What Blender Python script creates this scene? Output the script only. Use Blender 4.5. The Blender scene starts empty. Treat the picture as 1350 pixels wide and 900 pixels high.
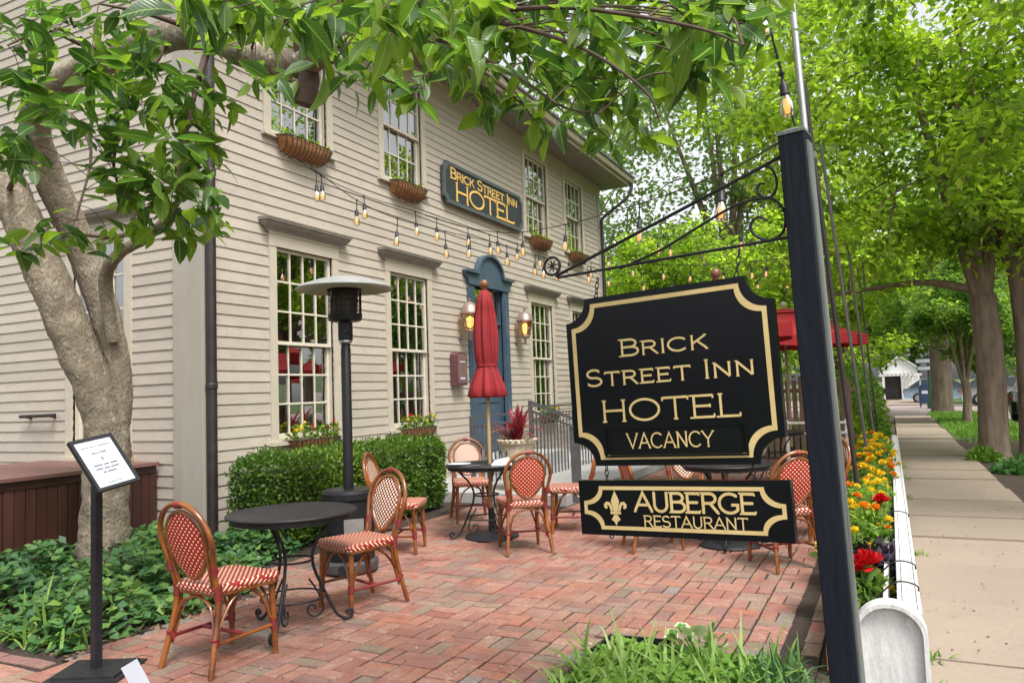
import bpy, math, random
from mathutils import Vector, Matrix
random.seed(7)
SC = bpy.context.scene
COL = SC.collection
V = Vector
# ---------------------------------------------------------------- camera
F = 1000.0; HC = 1.45                      # focal length in photo pixels (1350 wide), eye height
def _n(a): return Vector(a).normalized()
_ds = _n((1173-675, -(500-450), -F))       # the street direction seen by the camera
_up = Vector((1, .035, 0)).cross(_ds); _up = (_up if _up.y > 0 else -_up).normalized()
_xr = _ds.cross(_up).normalized()
ROT = Matrix((_xr, _ds, _up))
CAM = Vector((0, 0, HC))
cd = bpy.data.cameras.new('camera'); cam = bpy.data.objects.new('camera', cd); COL.objects.link(cam)
cam.matrix_world = Matrix.Translation(CAM) @ ROT.to_4x4()
cd.sensor_width = 36; cd.lens = 36*F/1350; cd.clip_end = 2000; cd.clip_start = .05
SC.camera = cam
# ---------------------------------------------------------------- daylight
w = bpy.data.worlds.new('World'); SC.world = w; w.use_nodes = True
nt = w.node_tree; nt.nodes.clear()
wo = nt.nodes.new('ShaderNodeOutputWorld'); bg = nt.nodes.new('ShaderNodeBackground')
sky = nt.nodes.new('ShaderNodeTexSky'); sky.sky_type = 'NISHITA'; sky.sun_disc = False
SUN_EL, SUN_AZ = 58, 125                   # degrees; azimuth clockwise from +Y (the street)
sky.sun_elevation = math.radians(SUN_EL); sky.sun_rotation = math.radians(SUN_AZ)
sky.air_density = 1.0; sky.dust_density = 4.0; sky.ozone_density = 1.0
hs = nt.nodes.new('ShaderNodeHueSaturation'); hs.inputs['Saturation'].default_value = .14; hs.inputs['Value'].default_value = 1.0
nt.links.new(sky.outputs[0], hs.inputs['Color']); nt.links.new(hs.outputs[0], bg.inputs[0]); nt.links.new(bg.outputs[0], wo.inputs[0])
bg.inputs[1].default_value = .125
sd = bpy.data.lights.new('sun', 'SUN'); sd.energy = 1.5; sd.angle = math.radians(15); sd.color = (1, .96, .9)
so = bpy.data.objects.new('sun', sd); COL.objects.link(so)
_sv = V((math.sin(math.radians(SUN_AZ))*math.cos(math.radians(SUN_EL)), math.cos(math.radians(SUN_AZ))*math.cos(math.radians(SUN_EL)), math.sin(math.radians(SUN_EL))))
so.rotation_euler = _sv.to_track_quat('Z', 'Y').to_euler(); so.location = (0, 0, 30)
vs = SC.view_settings
vs.view_transform = 'Standard'; vs.look = 'None'; vs.gamma = 1; vs.use_curve_mapping = False; vs.exposure = 1.28
SC.render.engine = 'CYCLES'
SC.cycles.max_bounces = 8; SC.cycles.transparent_max_bounces = 12; SC.cycles.diffuse_bounces = 4
SC.cycles.sample_clamp_indirect = 8; SC.cycles.caustics_reflective = False; SC.cycles.caustics_refractive = False
# ---------------------------------------------------------------- finding places: a point of the place from its bearing and its distance
def ray(x, y): return ROT @ V((x-675, -(y-450), -F))
def gz(x, y, z=0): d = ray(x, y); return CAM + d*((z-HC)/d.z)
def onX(x, y, X): d = ray(x, y); return CAM + d*(X/d.x)
def onY(x, y, Y): d = ray(x, y); return CAM + d*(Y/d.y)
def at(x, y, dep): return CAM + ray(x, y)*(dep/F)
RI = ROT.transposed()
def proj(p):
    c = RI @ (V(p)-CAM); d = max(-c.z, 1e-3)
    return 675+F*c.x/d, 450-F*c.y/d, -c.z
# ---------------------------------------------------------------- mesh helpers
class MB:
    def __init__(s, off=(0, 0, 0)): s.v = []; s.f = []; s.m = []; s.o = V(off); s.uv = None
    def add(s, vs, fs, mi=0):
        b = len(s.v); s.v += [tuple(V(p)-s.o) for p in vs]; s.f += [tuple(i+b for i in q) for q in fs]; s.m += [mi]*len(fs); return s
    def obox(s, c, a, b, d, mi=0):
        c, a, b, d = V(c), V(a), V(b), V(d)
        if a.cross(b).dot(d) < 0: a = -a
        p = [c+sx*a+sy*b+sz*d for sz in (-1, 1) for sx, sy in ((-1, -1), (1, -1), (1, 1), (-1, 1))]
        return s.add(p, [(3, 2, 1, 0), (4, 5, 6, 7), (0, 1, 5, 4), (1, 2, 6, 5), (2, 3, 7, 6), (3, 0, 4, 7)], mi)
    def box(s, x0, x1, y0, y1, z0, z1, mi=0):
        return s.obox(((x0+x1)/2, (y0+y1)/2, (z0+z1)/2), (abs(x1-x0)/2, 0, 0), (0, abs(y1-y0)/2, 0), (0, 0, abs(z1-z0)/2), mi)
    def tube(s, pts, r, n=8, mi=0, closed=False, flat=1.0):
        pts = [V(p) for p in pts]; k = len(pts)
        rr = r if isinstance(r, (list, tuple)) else [r]*k
        vs = []; fs = []; prev = None
        for i, p in enumerate(pts):
            if closed: t = pts[(i+1) % k]-pts[i-1]
            else: t = pts[min(i+1, k-1)]-pts[max(i-1, 0)]
            if t.length < 1e-9: t = V((0, 0, 1))
            t.normalize()
            if prev is None:
                h = V((0, 0, 1)) if abs(t.z) < .9 else V((1, 0, 0)); a = t.cross(h).normalized()
            else:
                a = prev-t*prev.dot(t); a = a.normalized() if a.length > 1e-6 else t.orthogonal().normalized()
            prev = a; b = t.cross(a)
            for j in range(n):
                an = 2*math.pi*j/n; vs.append(p+(a*math.cos(an)+b*math.sin(an)*flat)*rr[i])
        for i in range(k if closed else k-1):
            i2 = (i+1) % k
            for j in range(n):
                j2 = (j+1) % n; fs.append((i*n+j, i*n+j2, i2*n+j2, i2*n+j))
        if not closed: fs += [tuple(range(n-1, -1, -1)), tuple((k-1)*n+j for j in range(n))]
        return s.add(vs, fs, mi)
    def lathe(s, prof, c=(0, 0, 0), n=24, mi=0, fr=None, ax=None):
        c = V(c); vs = []; fs = []; k = len(prof)
        for i, (r, z) in enumerate(prof):
            for j in range(n):
                an = 2*math.pi*j/n; q = r*(fr(an, i) if fr else 1)
                p = V((q*math.cos(an), q*math.sin(an), z)); vs.append(c+(ax @ p if ax else p))
        for i in range(k-1):
            for j in range(n):
                j2 = (j+1) % n; fs.append((i*n+j, i*n+j2, (i+1)*n+j2, (i+1)*n+j))
        if prof[0][0] > 1e-5: fs.append(tuple(range(n-1, -1, -1)))
        if prof[-1][0] > 1e-5: fs.append(tuple((k-1)*n+j for j in range(n)))
        return s.add(vs, fs, mi)
    def prism(s, poly, o, ux, uy, d, mi=0):
        """polygon in the plane (o, ux, uy), swept by d; counter-clockwise seen against d"""
        o, ux, uy, d = V(o), V(ux), V(uy), V(d); n = len(poly)
        a = [o+ux*x+uy*y for x, y in poly]; vs = a+[p+d for p in a]
        fs = [tuple(range(n-1, -1, -1)), tuple(range(n, 2*n))]+[(i, (i+1) % n, n+(i+1) % n, n+i) for i in range(n)]
        return s.add(vs, fs, mi)
    def band(s, pa, pb, o, ux, uy, d, mi=0, closed=True):
        """strip between two outlines of equal length, swept by d"""
        o, ux, uy, d = V(o), V(ux), V(uy), V(d); n = len(pa)
        A = [o+ux*x+uy*y for x, y in pa]; B = [o+ux*x+uy*y for x, y in pb]
        vs = A+B+[p+d for p in A]+[p+d for p in B]; fs = []
        for i in range(n if closed else n-1):
            j = (i+1) % n
            fs += [(2*n+i, 2*n+j, 3*n+j, 3*n+i), (i, j, 2*n+j, 2*n+i), (n+j, n+i, 3*n+i, 3*n+j), (j, i, n+i, n+j)]
        return s.add(vs, fs, mi)
    def leaf(s, p, d, nrm, L, W, mi=0, fold=.25, droop=.0, k=2):
        p, d, nrm = V(p), V(d).normalized(), V(nrm)
        sd = d.cross(nrm)
        if sd.length < 1e-4: sd = d.orthogonal()
        sd.normalize(); nrm = sd.cross(d)
        if k == 1:
            vs = [p, p+d*L*.5+sd*W*.5, p+d*L, p+d*L*.5-sd*W*.5]; return s.add(vs, [(0, 1, 2, 3)], mi)
        up = nrm*(W*fold); dn = V((0, 0, -1))*L*droop
        m1 = p+d*L*.38+dn*.25; m2 = p+d*L*.75+dn*.6; t = p+d*L+dn
        vs = [p, m1, m2, t, m1+sd*W*.5+up, m2+sd*W*.40+up*.8, m1-sd*W*.5+up, m2-sd*W*.40+up*.8]
        return s.add(vs, [(0, 4, 1), (1, 4, 5, 2), (2, 5, 3), (0, 1, 6), (1, 2, 7, 6), (2, 3, 7)], mi)
    def mesh(s, name, mats, smooth=None):
        me = bpy.data.meshes.new(name); me.from_pydata(s.v, [], s.f)
        for m in (mats if isinstance(mats, (list, tuple)) else [mats]): me.materials.append(m)
        if s.uv:
            ul = me.uv_layers.new(name='leaf_uv'); ul.data.foreach_set('uv', [c for f in s.f for i in f for c in s.uv[i]])
        if any(s.m): me.polygons.foreach_set('material_index', s.m)
        if smooth:
            me.polygons.foreach_set('use_smooth', [True]*len(me.polygons))
            try: me.set_sharp_from_angle(angle=math.radians(smooth))
            except Exception: pass
        me.update(); return me
def link(o, parent=None):
    COL.objects.link(o)
    if parent is not None: o.parent = parent
    return o
def make(name, mb, mats, parent=None, smooth=None, loc=None, rotz=None, **pr):
    o = bpy.data.objects.new(name, mb if isinstance(mb, bpy.types.Mesh) else mb.mesh(name, mats, smooth)); link(o, parent)
    if loc is not None: o.location = loc
    if rotz is not None: o.rotation_euler.z = rotz
    for k, v in pr.items(): o[k] = v
    return o
def thing(name, label, cat, loc=(0, 0, 0), rotz=0, group=None):
    o = bpy.data.objects.new(name, None); COL.objects.link(o); o.empty_display_size = .1
    o.location = loc; o.rotation_euler.z = rotz; o['label'] = label; o['category'] = cat
    if group: o['group'] = group
    return o
def dup(root, loc, rotz=0, label=None, group=None, scale=None):
    def cp(o, par):
        c = o.copy(); COL.objects.link(c); c.parent = par
        for ch in KIDS.get(o.name, ()): cp(ch, c)
        return c
    KIDS = {}
    for o in bpy.data.objects:
        if o.parent: KIDS.setdefault(o.parent.name, []).append(o)
    r = cp(root, None); r.location = loc; r.rotation_euler.z = rotz
    if scale: r.scale = (scale,)*3 if not isinstance(scale, tuple) else scale
    if label: r['label'] = label
    if group: r['group'] = group
    return r
def dirz(dx, dy): return math.atan2(-dx, dy)      # turn that makes local +Y point along (dx, dy)
def arc(cx, cy, rx, ry, a0, a1, n): return [(cx+rx*math.cos(math.radians(a0+(a1-a0)*i/n)), cy+ry*math.sin(math.radians(a0+(a1-a0)*i/n))) for i in range(n+1)]
def cat(pts, k=6):
    """smooth curve through points (Catmull-Rom)"""
    P = [V(p) for p in pts]; P = [P[0]*2-P[1]]+P+[P[-1]*2-P[-2]]; out = []
    for i in range(1, len(P)-2):
        a, b, c, d = P[i-1:i+3]
        for j in range(k):
            t = j/k; out.append(.5*((2*b)+(c-a)*t+(2*a-5*b+4*c-d)*t*t+(3*b-a-3*c+d)*t**3))
    out.append(P[-2]); return out
def rv(r=1): return V((random.gauss(0, 1), random.gauss(0, 1), random.gauss(0, 1))).normalized()*r
# ---------------------------------------------------------------- materials
def nodes(name):
    m = bpy.data.materials.new(name); m.use_nodes = True; t = m.node_tree; t.nodes.clear()
    out = t.nodes.new('ShaderNodeOutputMaterial'); return m, t, out
def N(t, kind, **kw):
    n = t.nodes.new(kind)
    for k, v in kw.items():
        if k.startswith('_'): setattr(n, k[1:], v)
        else: n.inputs[k.replace('__', ' ')].default_value = v
    return n
def rgba(c): return (c[0], c[1], c[2], 1)
def ramp(t, fac, stops):
    r = t.nodes.new('ShaderNodeValToRGB'); e = r.color_ramp.elements
    while len(e) < len(stops): e.new(.5)
    for i, (p, c) in enumerate(stops): e[i].position = p; e[i].color = rgba(c)
    t.links.new(fac, r.inputs[0]); return r.outputs[0]
def coords(t, scale=(1, 1, 1), rnd=True, obj=True):
    tc = N(t, 'ShaderNodeTexCoord'); src = tc.outputs['Object']
    if not obj: src = N(t, 'ShaderNodeNewGeometry').outputs['Position']
    if rnd:
        oi = N(t, 'ShaderNodeObjectInfo'); ml = N(t, 'ShaderNodeMath', _operation='MULTIPLY'); ml.inputs[1].default_value = 37.0
        t.links.new(oi.outputs['Random'], ml.inputs[0]); ad = N(t, 'ShaderNodeVectorMath', _operation='ADD')
        t.links.new(src, ad.inputs[0]); t.links.new(ml.outputs[0], ad.inputs[1]); src = ad.outputs[0]
    mp = N(t, 'ShaderNodeMapping'); mp.inputs['Scale'].default_value = scale; t.links.new(src, mp.inputs[0]); return mp.outputs[0]
def M(name, c, rough=.6, c2=None, scale=6, stretch=(1, 1, 1), bump=0, bscale=None, metal=0, rnd=True, obj=True, detail=6, spots=None, coat=0, contrast=.5, vary=0, rvar=.12, spec=.5, grime=None):
    m, t, out = nodes(name); b = N(t, 'ShaderNodeBsdfPrincipled', Roughness=rough, Metallic=metal); b.inputs['Specular IOR Level'].default_value = spec
    b.inputs['Coat Weight'].default_value = coat
    co = coords(t, stretch, rnd, obj)
    nz = N(t, 'ShaderNodeTexNoise', Scale=scale, Detail=detail, Roughness=.6); t.links.new(co, nz.inputs['Vector'])
    c2 = c2 or tuple(x*.72 for x in c)
    lo = .5-contrast*.35; hi = .5+contrast*.35
    colo = ramp(t, nz.outputs[0], [(lo, c2), (hi, c)])
    if spots:
        sc, amt, sp = spots
        n2 = N(t, 'ShaderNodeTexNoise', Scale=sc, Detail=8, Roughness=.7); t.links.new(co, n2.inputs['Vector'])
        mx = N(t, 'ShaderNodeMix', _data_type='RGBA'); r2 = ramp(t, n2.outputs[0], [(.62-amt*.2, (0, 0, 0)), (.72-amt*.1, (1, 1, 1))])
        t.links.new(r2, mx.inputs[0]); t.links.new(colo, mx.inputs[6]); mx.inputs[7].default_value = rgba(sp); colo = mx.outputs[2]
    if grime:
        for gs, amt, gc in grime:
            gp = N(t, 'ShaderNodeNewGeometry'); n3 = N(t, 'ShaderNodeTexNoise', Scale=gs, Detail=10, Roughness=.68); t.links.new(gp.outputs['Position'], n3.inputs['Vector'])
            mx = N(t, 'ShaderNodeMix', _data_type='RGBA'); r3 = ramp(t, n3.outputs[0], [(.46, (0, 0, 0)), (.68, (amt, amt, amt))]); t.links.new(r3, mx.inputs[0]); t.links.new(colo, mx.inputs[6]); mx.inputs[7].default_value = rgba(gc); colo = mx.outputs[2]
    if vary:
        oi = N(t, 'ShaderNodeObjectInfo'); h = N(t, 'ShaderNodeHueSaturation'); mr = N(t, 'ShaderNodeMapRange')
        mr.inputs[3].default_value = 1-vary; mr.inputs[4].default_value = 1+vary
        t.links.new(oi.outputs['Random'], mr.inputs[0]); t.links.new(mr.outputs[0], h.inputs['Value']); t.links.new(colo, h.inputs['Color']); colo = h.outputs[0]
    t.links.new(colo, b.inputs['Base Color'])
    if rvar:
        mr = N(t, 'ShaderNodeMapRange'); mr.inputs[3].default_value = max(.03, rough-rvar); mr.inputs[4].default_value = min(1, rough+rvar)
        t.links.new(nz.outputs[0], mr.inputs[0]); t.links.new(mr.outputs[0], b.inputs['Roughness'])
    if bump:
        bn = N(t, 'ShaderNodeTexNoise', Scale=bscale or scale*4, Detail=5); t.links.new(co, bn.inputs['Vector'])
        bp = N(t, 'ShaderNodeBump', Strength=bump, Distance=.02); t.links.new(bn.outputs[0], bp.inputs['Height']); t.links.new(bp.outputs[0], b.inputs['Normal'])
    t.links.new(b.outputs[0], out.inputs[0]); return m
def leafmat(name, cols, trans=.5, rough=.45, tcol=1.6, yellow=1.0, spec=.4):
    """leaves: each leaf its own tint, light passes through"""
    m, t, out = nodes(name); g = N(t, 'ShaderNodeNewGeometry'); oi = N(t, 'ShaderNodeObjectInfo')
    ad = N(t, 'ShaderNodeMath', _operation='ADD'); t.links.new(g.outputs['Random Per Island'], ad.inputs[0]); t.links.new(oi.outputs['Random'], ad.inputs[1])
    fr = N(t, 'ShaderNodeMath', _operation='FRACT'); t.links.new(ad.outputs[0], fr.inputs[0])
    # whole boughs differ in tint as well as single leaves
    bn = N(t, 'ShaderNodeTexNoise', Scale=.9, Detail=2); t.links.new(g.outputs['Position'], bn.inputs['Vector']); bm_ = N(t, 'ShaderNodeMapRange'); bm_.inputs[1].default_value = .32; bm_.inputs[2].default_value = .68; t.links.new(bn.outputs[0], bm_.inputs[0])
    mf = N(t, 'ShaderNodeMix'); mf.inputs[0].default_value = .4; t.links.new(fr.outputs[0], mf.inputs[2]); t.links.new(bm_.outputs[0], mf.inputs[3])
    k = len(cols); c = ramp(t, mf.outputs[0], [(.12+.76*i/(k-1), x) for i, x in enumerate(sorted(cols, key=lambda q: q[1]))])
    b = N(t, 'ShaderNodeBsdfPrincipled', Roughness=rough); b.inputs['Specular IOR Level'].default_value = spec; t.links.new(c, b.inputs['Base Color'])
    tr = N(t, 'ShaderNodeBsdfTranslucent'); mul = N(t, 'ShaderNodeMix', _data_type='RGBA', _blend_type='MULTIPLY'); mul.inputs[0].default_value = 1
    t.links.new(c, mul.inputs[6]); mul.inputs[7].default_value = (tcol*1.05, tcol*1.12*yellow, tcol*.55, 1); mul.clamp_result = False
    t.links.new(mul.outputs[2], tr.inputs[0])
    mx = N(t, 'ShaderNodeMixShader'); mx.inputs[0].default_value = trans
    t.links.new(b.outputs[0], mx.inputs[1]); t.links.new(tr.outputs[0], mx.inputs[2]); t.links.new(mx.outputs[0], out.inputs[0]); return m
def bigleaf(name, cols, trans, tcol, rough=.3):
    """broad leaf with pale midrib and side veins drawn along its own length (uv = across, along)"""
    m = leafmat(name, cols, trans, rough, tcol); t = m.node_tree; b = [n for n in t.nodes if n.type == 'BSDF_PRINCIPLED'][0]; src = b.inputs['Base Color'].links[0].from_socket
    uv = N(t, 'ShaderNodeUVMap'); sx = N(t, 'ShaderNodeSeparateXYZ'); t.links.new(uv.outputs[0], sx.inputs[0]); ab = N(t, 'ShaderNodeMath', _operation='ABSOLUTE'); t.links.new(sx.outputs[0], ab.inputs[0])
    rib = ramp(t, ab.outputs[0], [(.006, (1, 1, 1)), (.020, (0, 0, 0))])
    a1 = N(t, 'ShaderNodeMath', _operation='MULTIPLY_ADD'); a1.inputs[1].default_value = -.9; t.links.new(ab.outputs[0], a1.inputs[0]); t.links.new(sx.outputs[1], a1.inputs[2])
    a2 = N(t, 'ShaderNodeMath', _operation='MULTIPLY'); a2.inputs[1].default_value = 62; t.links.new(a1.outputs[0], a2.inputs[0]); sn = N(t, 'ShaderNodeMath', _operation='SINE'); t.links.new(a2.outputs[0], sn.inputs[0])
    vein = ramp(t, sn.outputs[0], [(.90, (0, 0, 0)), (1.0, (.16, .16, .16))]); mxv = N(t, 'ShaderNodeMix', _data_type='RGBA', _blend_type='ADD'); mxv.inputs[0].default_value = 1; t.links.new(rib, mxv.inputs[6]); t.links.new(vein, mxv.inputs[7])
    mx = N(t, 'ShaderNodeMix', _data_type='RGBA'); t.links.new(mxv.outputs[2], mx.inputs[0]); t.links.new(src, mx.inputs[6]); mx.inputs[7].default_value = (.20, .32, .09, 1)
    for l in list(t.links):
        if l.from_socket == src and l.to_node != mx: ts = l.to_socket; t.links.remove(l); t.links.new(mx.outputs[2], ts)
    bp = N(t, 'ShaderNodeBump', Strength=.10, Distance=.01); t.links.new(sn.outputs[0], bp.inputs['Height']); t.links.new(bp.outputs[0], b.inputs['Normal']); return m
def glassmat(name, tint=(.9, .93, .92), rough=.02, base=.06, top=.9):
    m, t, out = nodes(name); tr = N(t, 'ShaderNodeBsdfTransparent'); tr.inputs[0].default_value = rgba(tint)
    gl = N(t, 'ShaderNodeBsdfGlossy', Roughness=rough); fz = N(t, 'ShaderNodeFresnel', IOR=1.5)
    mr = N(t, 'ShaderNodeMapRange'); mr.inputs[3].default_value = base; mr.inputs[4].default_value = top; t.links.new(fz.outputs[0], mr.inputs[0])
    mx = N(t, 'ShaderNodeMixShader'); t.links.new(mr.outputs[0], mx.inputs[0]); t.links.new(tr.outputs[0], mx.inputs[1]); t.links.new(gl.outputs[0], mx.inputs[2]); t.links.new(mx.outputs[0], out.inputs[0]); return m
def emit(name, c, s):
    m, t, out = nodes(name); e = N(t, 'ShaderNodeEmission', Strength=s); e.inputs[0].default_value = rgba(c); t.links.new(e.outputs[0], out.inputs[0])
    return m
def weave(name, base, dot, uv, per, thr):
    """cane weave: staggered pale dots on a dark ground; uv picks the two in-plane directions"""
    m, t, out = nodes(name); b = N(t, 'ShaderNodeBsdfPrincipled', Roughness=.38); tc = N(t, 'ShaderNodeTexCoord')
    sn = []
    for d in uv:
        dt = N(t, 'ShaderNodeVectorMath', _operation='DOT_PRODUCT'); dt.inputs[1].default_value = tuple(x*math.pi/per for x in d); t.links.new(tc.outputs['Object'], dt.inputs[0])
        s_ = N(t, 'ShaderNodeMath', _operation='SINE'); t.links.new(dt.outputs['Value'], s_.inputs[0]); sn.append(s_)
    ml = N(t, 'ShaderNodeMath', _operation='MULTIPLY'); t.links.new(sn[0].outputs[0], ml.inputs[0]); t.links.new(sn[1].outputs[0], ml.inputs[1])
    c = ramp(t, ml.outputs[0], [(max(0, thr-.06), base), (thr+.06, dot)]); t.links.new(c, b.inputs['Base Color'])
    bp = N(t, 'ShaderNodeBump', Strength=.6, Distance=.004); ab = N(t, 'ShaderNodeMath', _operation='ABSOLUTE'); t.links.new(ml.outputs[0], ab.inputs[0]); t.links.new(ab.outputs[0], bp.inputs['Height']); t.links.new(bp.outputs[0], b.inputs['Normal'])
    t.links.new(b.outputs[0], out.inputs[0]); return m
SID = M('siding_paint', (.45, .398, .335), .58, (.40, .353, .297), 3, (1, 1, 1), .2, 40, vary=.06, spots=(9, .22, (.355, .31, .265)), grime=((.7, .28, (.35, .30, .26)), (7, .22, (.385, .335, .285))))
SIDT = M('trim_paint', (.50, .45, .365), .5, (.44, .395, .32), 5, bump=.08)
CORN = M('corner_board_paint', (.37, .34, .295), .55, (.31, .285, .245), 4, (1, 1, .2), .1)
TRIMD = M('grey_trim_paint', (.27, .245, .215), .5, (.20, .18, .16), 6)
SASH = M('cream_sash_paint', (.68, .62, .49), .4, (.56, .52, .44), 9)
SASHW = M('white_sash_paint', (.70, .68, .63), .4, (.60, .58, .54), 9)
BLUE = M('blue_door_paint', (.062, .098, .14), .42, (.045, .075, .11), 4, bump=.05)
GLASS = glassmat('window_glass', (.80, .84, .82), .012, .42, .95)
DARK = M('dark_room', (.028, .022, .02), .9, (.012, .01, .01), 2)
BLIND = M('blind_slat', (.62, .74, .72), .5, (.54, .66, .64), 4)
PIPE = M('brown_downpipe', (.032, .024, .023), .42, (.018, .014, .014), 6)  # darkened so the corner pipe takes in the shadow beside it
ROOF = M('roof_shingle', (.10, .085, .10), .85, (.06, .05, .06), 14, bump=.4)
IRON = M('black_iron', (.014, .014, .017), .45, (.024, .024, .028), 20, bump=.15, spec=.3)
RAILM = M('grey_painted_rail', (.10, .10, .105), .45, (.07, .07, .075), 12)
BLACKP = M('black_post_paint', (.007, .009, .015), .6, (.013, .016, .023), 5, (1, 1, .15), .35, 30, spec=.14)
POSTSIDE = M('worn_post_side', (.20, .22, .20), .6, (.05, .055, .055), 9, (1, 1, .1), .3)
SIGNB = M('sign_black_gloss', (.006, .006, .008), .15, (.007, .008, .010), 3, (1, 1, 2), rvar=.06, spec=.17)
GOLD = M('cream_gold_paint', (.66, .50, .24), .45, (.56, .41, .17), 10)
SLATE = M('slate_blue_sign', (.028, .035, .045), .5, (.020, .026, .034), 5)
SLATEB = M('grey_sign_border', (.085, .098, .105), .45, (.06, .07, .075), 8)
GOLDL = M('gold_leaf', (.78, .52, .16), .4, (.66, .40, .10), 12)
RATTAN = M('rattan_cane', (.30, .095, .018), .26, (.085, .020, .005), 5, (1, 1, 1), .1, 60, vary=.12, coat=.5)
WRAP = M('maroon_binding', (.24, .022, .022), .4, (.13, .012, .014), 30, (1, 1, 6), .3)
WVB = weave('weave_back', (.36, .013, .012), (.74, .58, .38), ((1, 0, 0), (0, 0, 1)), .0175, .46)
WVF = weave('weave_front', (.17, .018, .016), (.80, .70, .54), ((1, 0, 0), (0, 0, 1)), .0175, .10)
WVS = weave('weave_seat', (.29, .018, .016), (.72, .58, .40), ((1, .0, .35), (0, 1, -1)), .0175, .30)
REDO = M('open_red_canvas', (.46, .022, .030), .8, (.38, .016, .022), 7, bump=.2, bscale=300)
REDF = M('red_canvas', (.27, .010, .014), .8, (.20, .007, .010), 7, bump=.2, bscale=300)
WOODP = M('umbrella_pole_wood', (.42, .29, .15), .45, (.30, .19, .09), 8, (1, 1, .1))
FINW = M('finial_wood', (.20, .085, .04), .35, (.12, .05, .025), 12)
HEATB = M('heater_black', (.010, .010, .012), .4, (.016, .016, .018), 15, spec=.22)
DOME = M('heater_reflector', (.46, .47, .46), .42, (.38, .39, .38), 6, metal=.4)
STEEL = M('brushed_steel', (.5, .5, .5), .35, (.4, .4, .4), 10, metal=.8)
COCO = M('coco_liner', (.52, .25, .10), .9, (.26, .12, .045), 30, bump=.8, bscale=90)
STONE = M('urn_stone', (.56, .49, .36), .8, (.44, .37, .26), 12, bump=.3)
CONC = M('concrete', (.315, .250, .195), .9, (.255, .20, .157), 1.6, bump=.25, bscale=160, obj=False, rnd=False, spots=(2.2, .25, (.27, .225, .18)), detail=12, vary=.06, grime=((.8, .4, (.21, .17, .135)), (24, .35, (.18, .145, .115)), (5, .3, (.25, .20, .155))))
RAMPC = M('ramp_concrete', (.42, .41, .40), .9, (.34, .33, .32), 3, bump=.2, bscale=80)
ASPH = M('asphalt', (.13, .125, .135), .9, (.10, .095, .105), 4, bump=.3, bscale=120, obj=False, rnd=False)
KERB = M('kerb_stone', (.40, .37, .33), .85, (.30, .28, .25), 5, bump=.2)
MULCH = M('mulch', (.070, .046, .033), .95, (.030, .019, .014), 30, bump=1.0, bscale=70, obj=False, rnd=False, detail=12, spots=(45, .4, (.16, .11, .075)))
SOIL = M('soil', (.085, .062, .045), .95, (.04, .028, .02), 22, bump=.9, bscale=60, obj=False, rnd=False, detail=10, spots=(30, .3, (.19, .15, .10)))
SAND = M('joint_sand', (.050, .034, .025), .95, (.022, .015, .011), 18, bump=.5, bscale=90, obj=False, rnd=False, spots=(9, .25, (.06, .065, .03)))
WHITEP = M('white_fence_paint', (.70, .70, .70), .6, (.58, .58, .58), 8, (1, 1, .25), .35, 40, spots=(9, .3, (.42, .41, .40)), contrast=.8, grime=((5, .35, (.46, .45, .43)), (60, .35, (.38, .37, .35))))
DECKW = M('dark_stained_wood', (.062, .022, .016), .45, (.035, .013, .010), 5, (1, 1, .15), .2, 30, vary=.15)
DECKT = M('deck_cap_wood', (.19, .095, .08), .5, (.13, .06, .05), 6, (1, .15, 1), .15, 30)
BARK = M('magnolia_bark', (.31, .25, .18), .92, (.15, .115, .082), 5, (1, 1, .6), 1.0, 48, detail=14, spots=(17, .5, (.42, .36, .28)), contrast=.9, grime=((30, .45, (.11, .083, .06)), (9, .35, (.26, .26, .19))))
BARKD = M('street_tree_bark', (.26, .20, .15), .95, (.11, .08, .058), 8, (1, 1, .22), 1.0, 16, detail=10)
TWIG = M('twig_bark', (.10, .062, .045), .85, (.06, .036, .026), 20)
MAGL = bigleaf('magnolia_leaf', [(.030, .070, .020), (.045, .100, .026), (.075, .145, .026), (.12, .20, .028), (.055, .115, .024)], .40, 2.2)
MAGB = bigleaf('magnolia_leaf_pale', [(.095, .155, .020), (.14, .22, .024), (.20, .29, .032)], .5, 2.0, .36)
LEAFY = leafmat('yellow_green_leaf', [(.19, .28, .032), (.29, .39, .05), (.43, .52, .08), (.085, .15, .026), (.13, .21, .03)], .56, .55, 1.95, spec=.25)
LEAFM = leafmat('mid_green_leaf', [(.105, .185, .042), (.16, .26, .06), (.26, .37, .08), (.06, .115, .032)], .55, .55, 2.0, spec=.25)
LEAFG = leafmat('grey_green_leaf', [(.13, .20, .085), (.17, .25, .10), (.10, .16, .07), (.20, .28, .11)], .55, .6, 1.9, spec=.25)
BOXL = leafmat('box_leaf', [(.055, .115, .018), (.105, .19, .022), (.21, .31, .035), (.065, .13, .02)], .32, .45, 1.6)
IVYL = leafmat('ivy_leaf', [(.040, .105, .036), (.065, .155, .052), (.10, .21, .058), (.18, .30, .065), (.060, .14, .062)], .27, .36, 1.5)
GRASS = leafmat('grass_blade', [(.16, .29, .050), (.23, .37, .080), (.10, .20, .045), (.32, .40, .16)], .3, .5, 1.4)
LAWN = leafmat('lawn_blade', [(.10, .22, .030), (.15, .29, .035), (.20, .34, .045)], .3, .6, 1.3)
HOSTG = leafmat('hosta_green', [(.07, .18, .05), (.09, .22, .06)], .25, .4, 1.3)
HOSTW = leafmat('hosta_cream', [(.62, .66, .42), (.55, .62, .36)], .25, .4, 1.0)
MARY = leafmat('yellow_petal', [(.82, .58, .015), (.86, .68, .03), (.80, .50, .012)], .2, .6, .9)
MARO = leafmat('orange_petal', [(.78, .22, .010), (.82, .30, .012)], .2, .6, .9)
REDP = leafmat('red_petal', [(.55, .010, .018), (.65, .015, .02)], .2, .5, .9)
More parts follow.
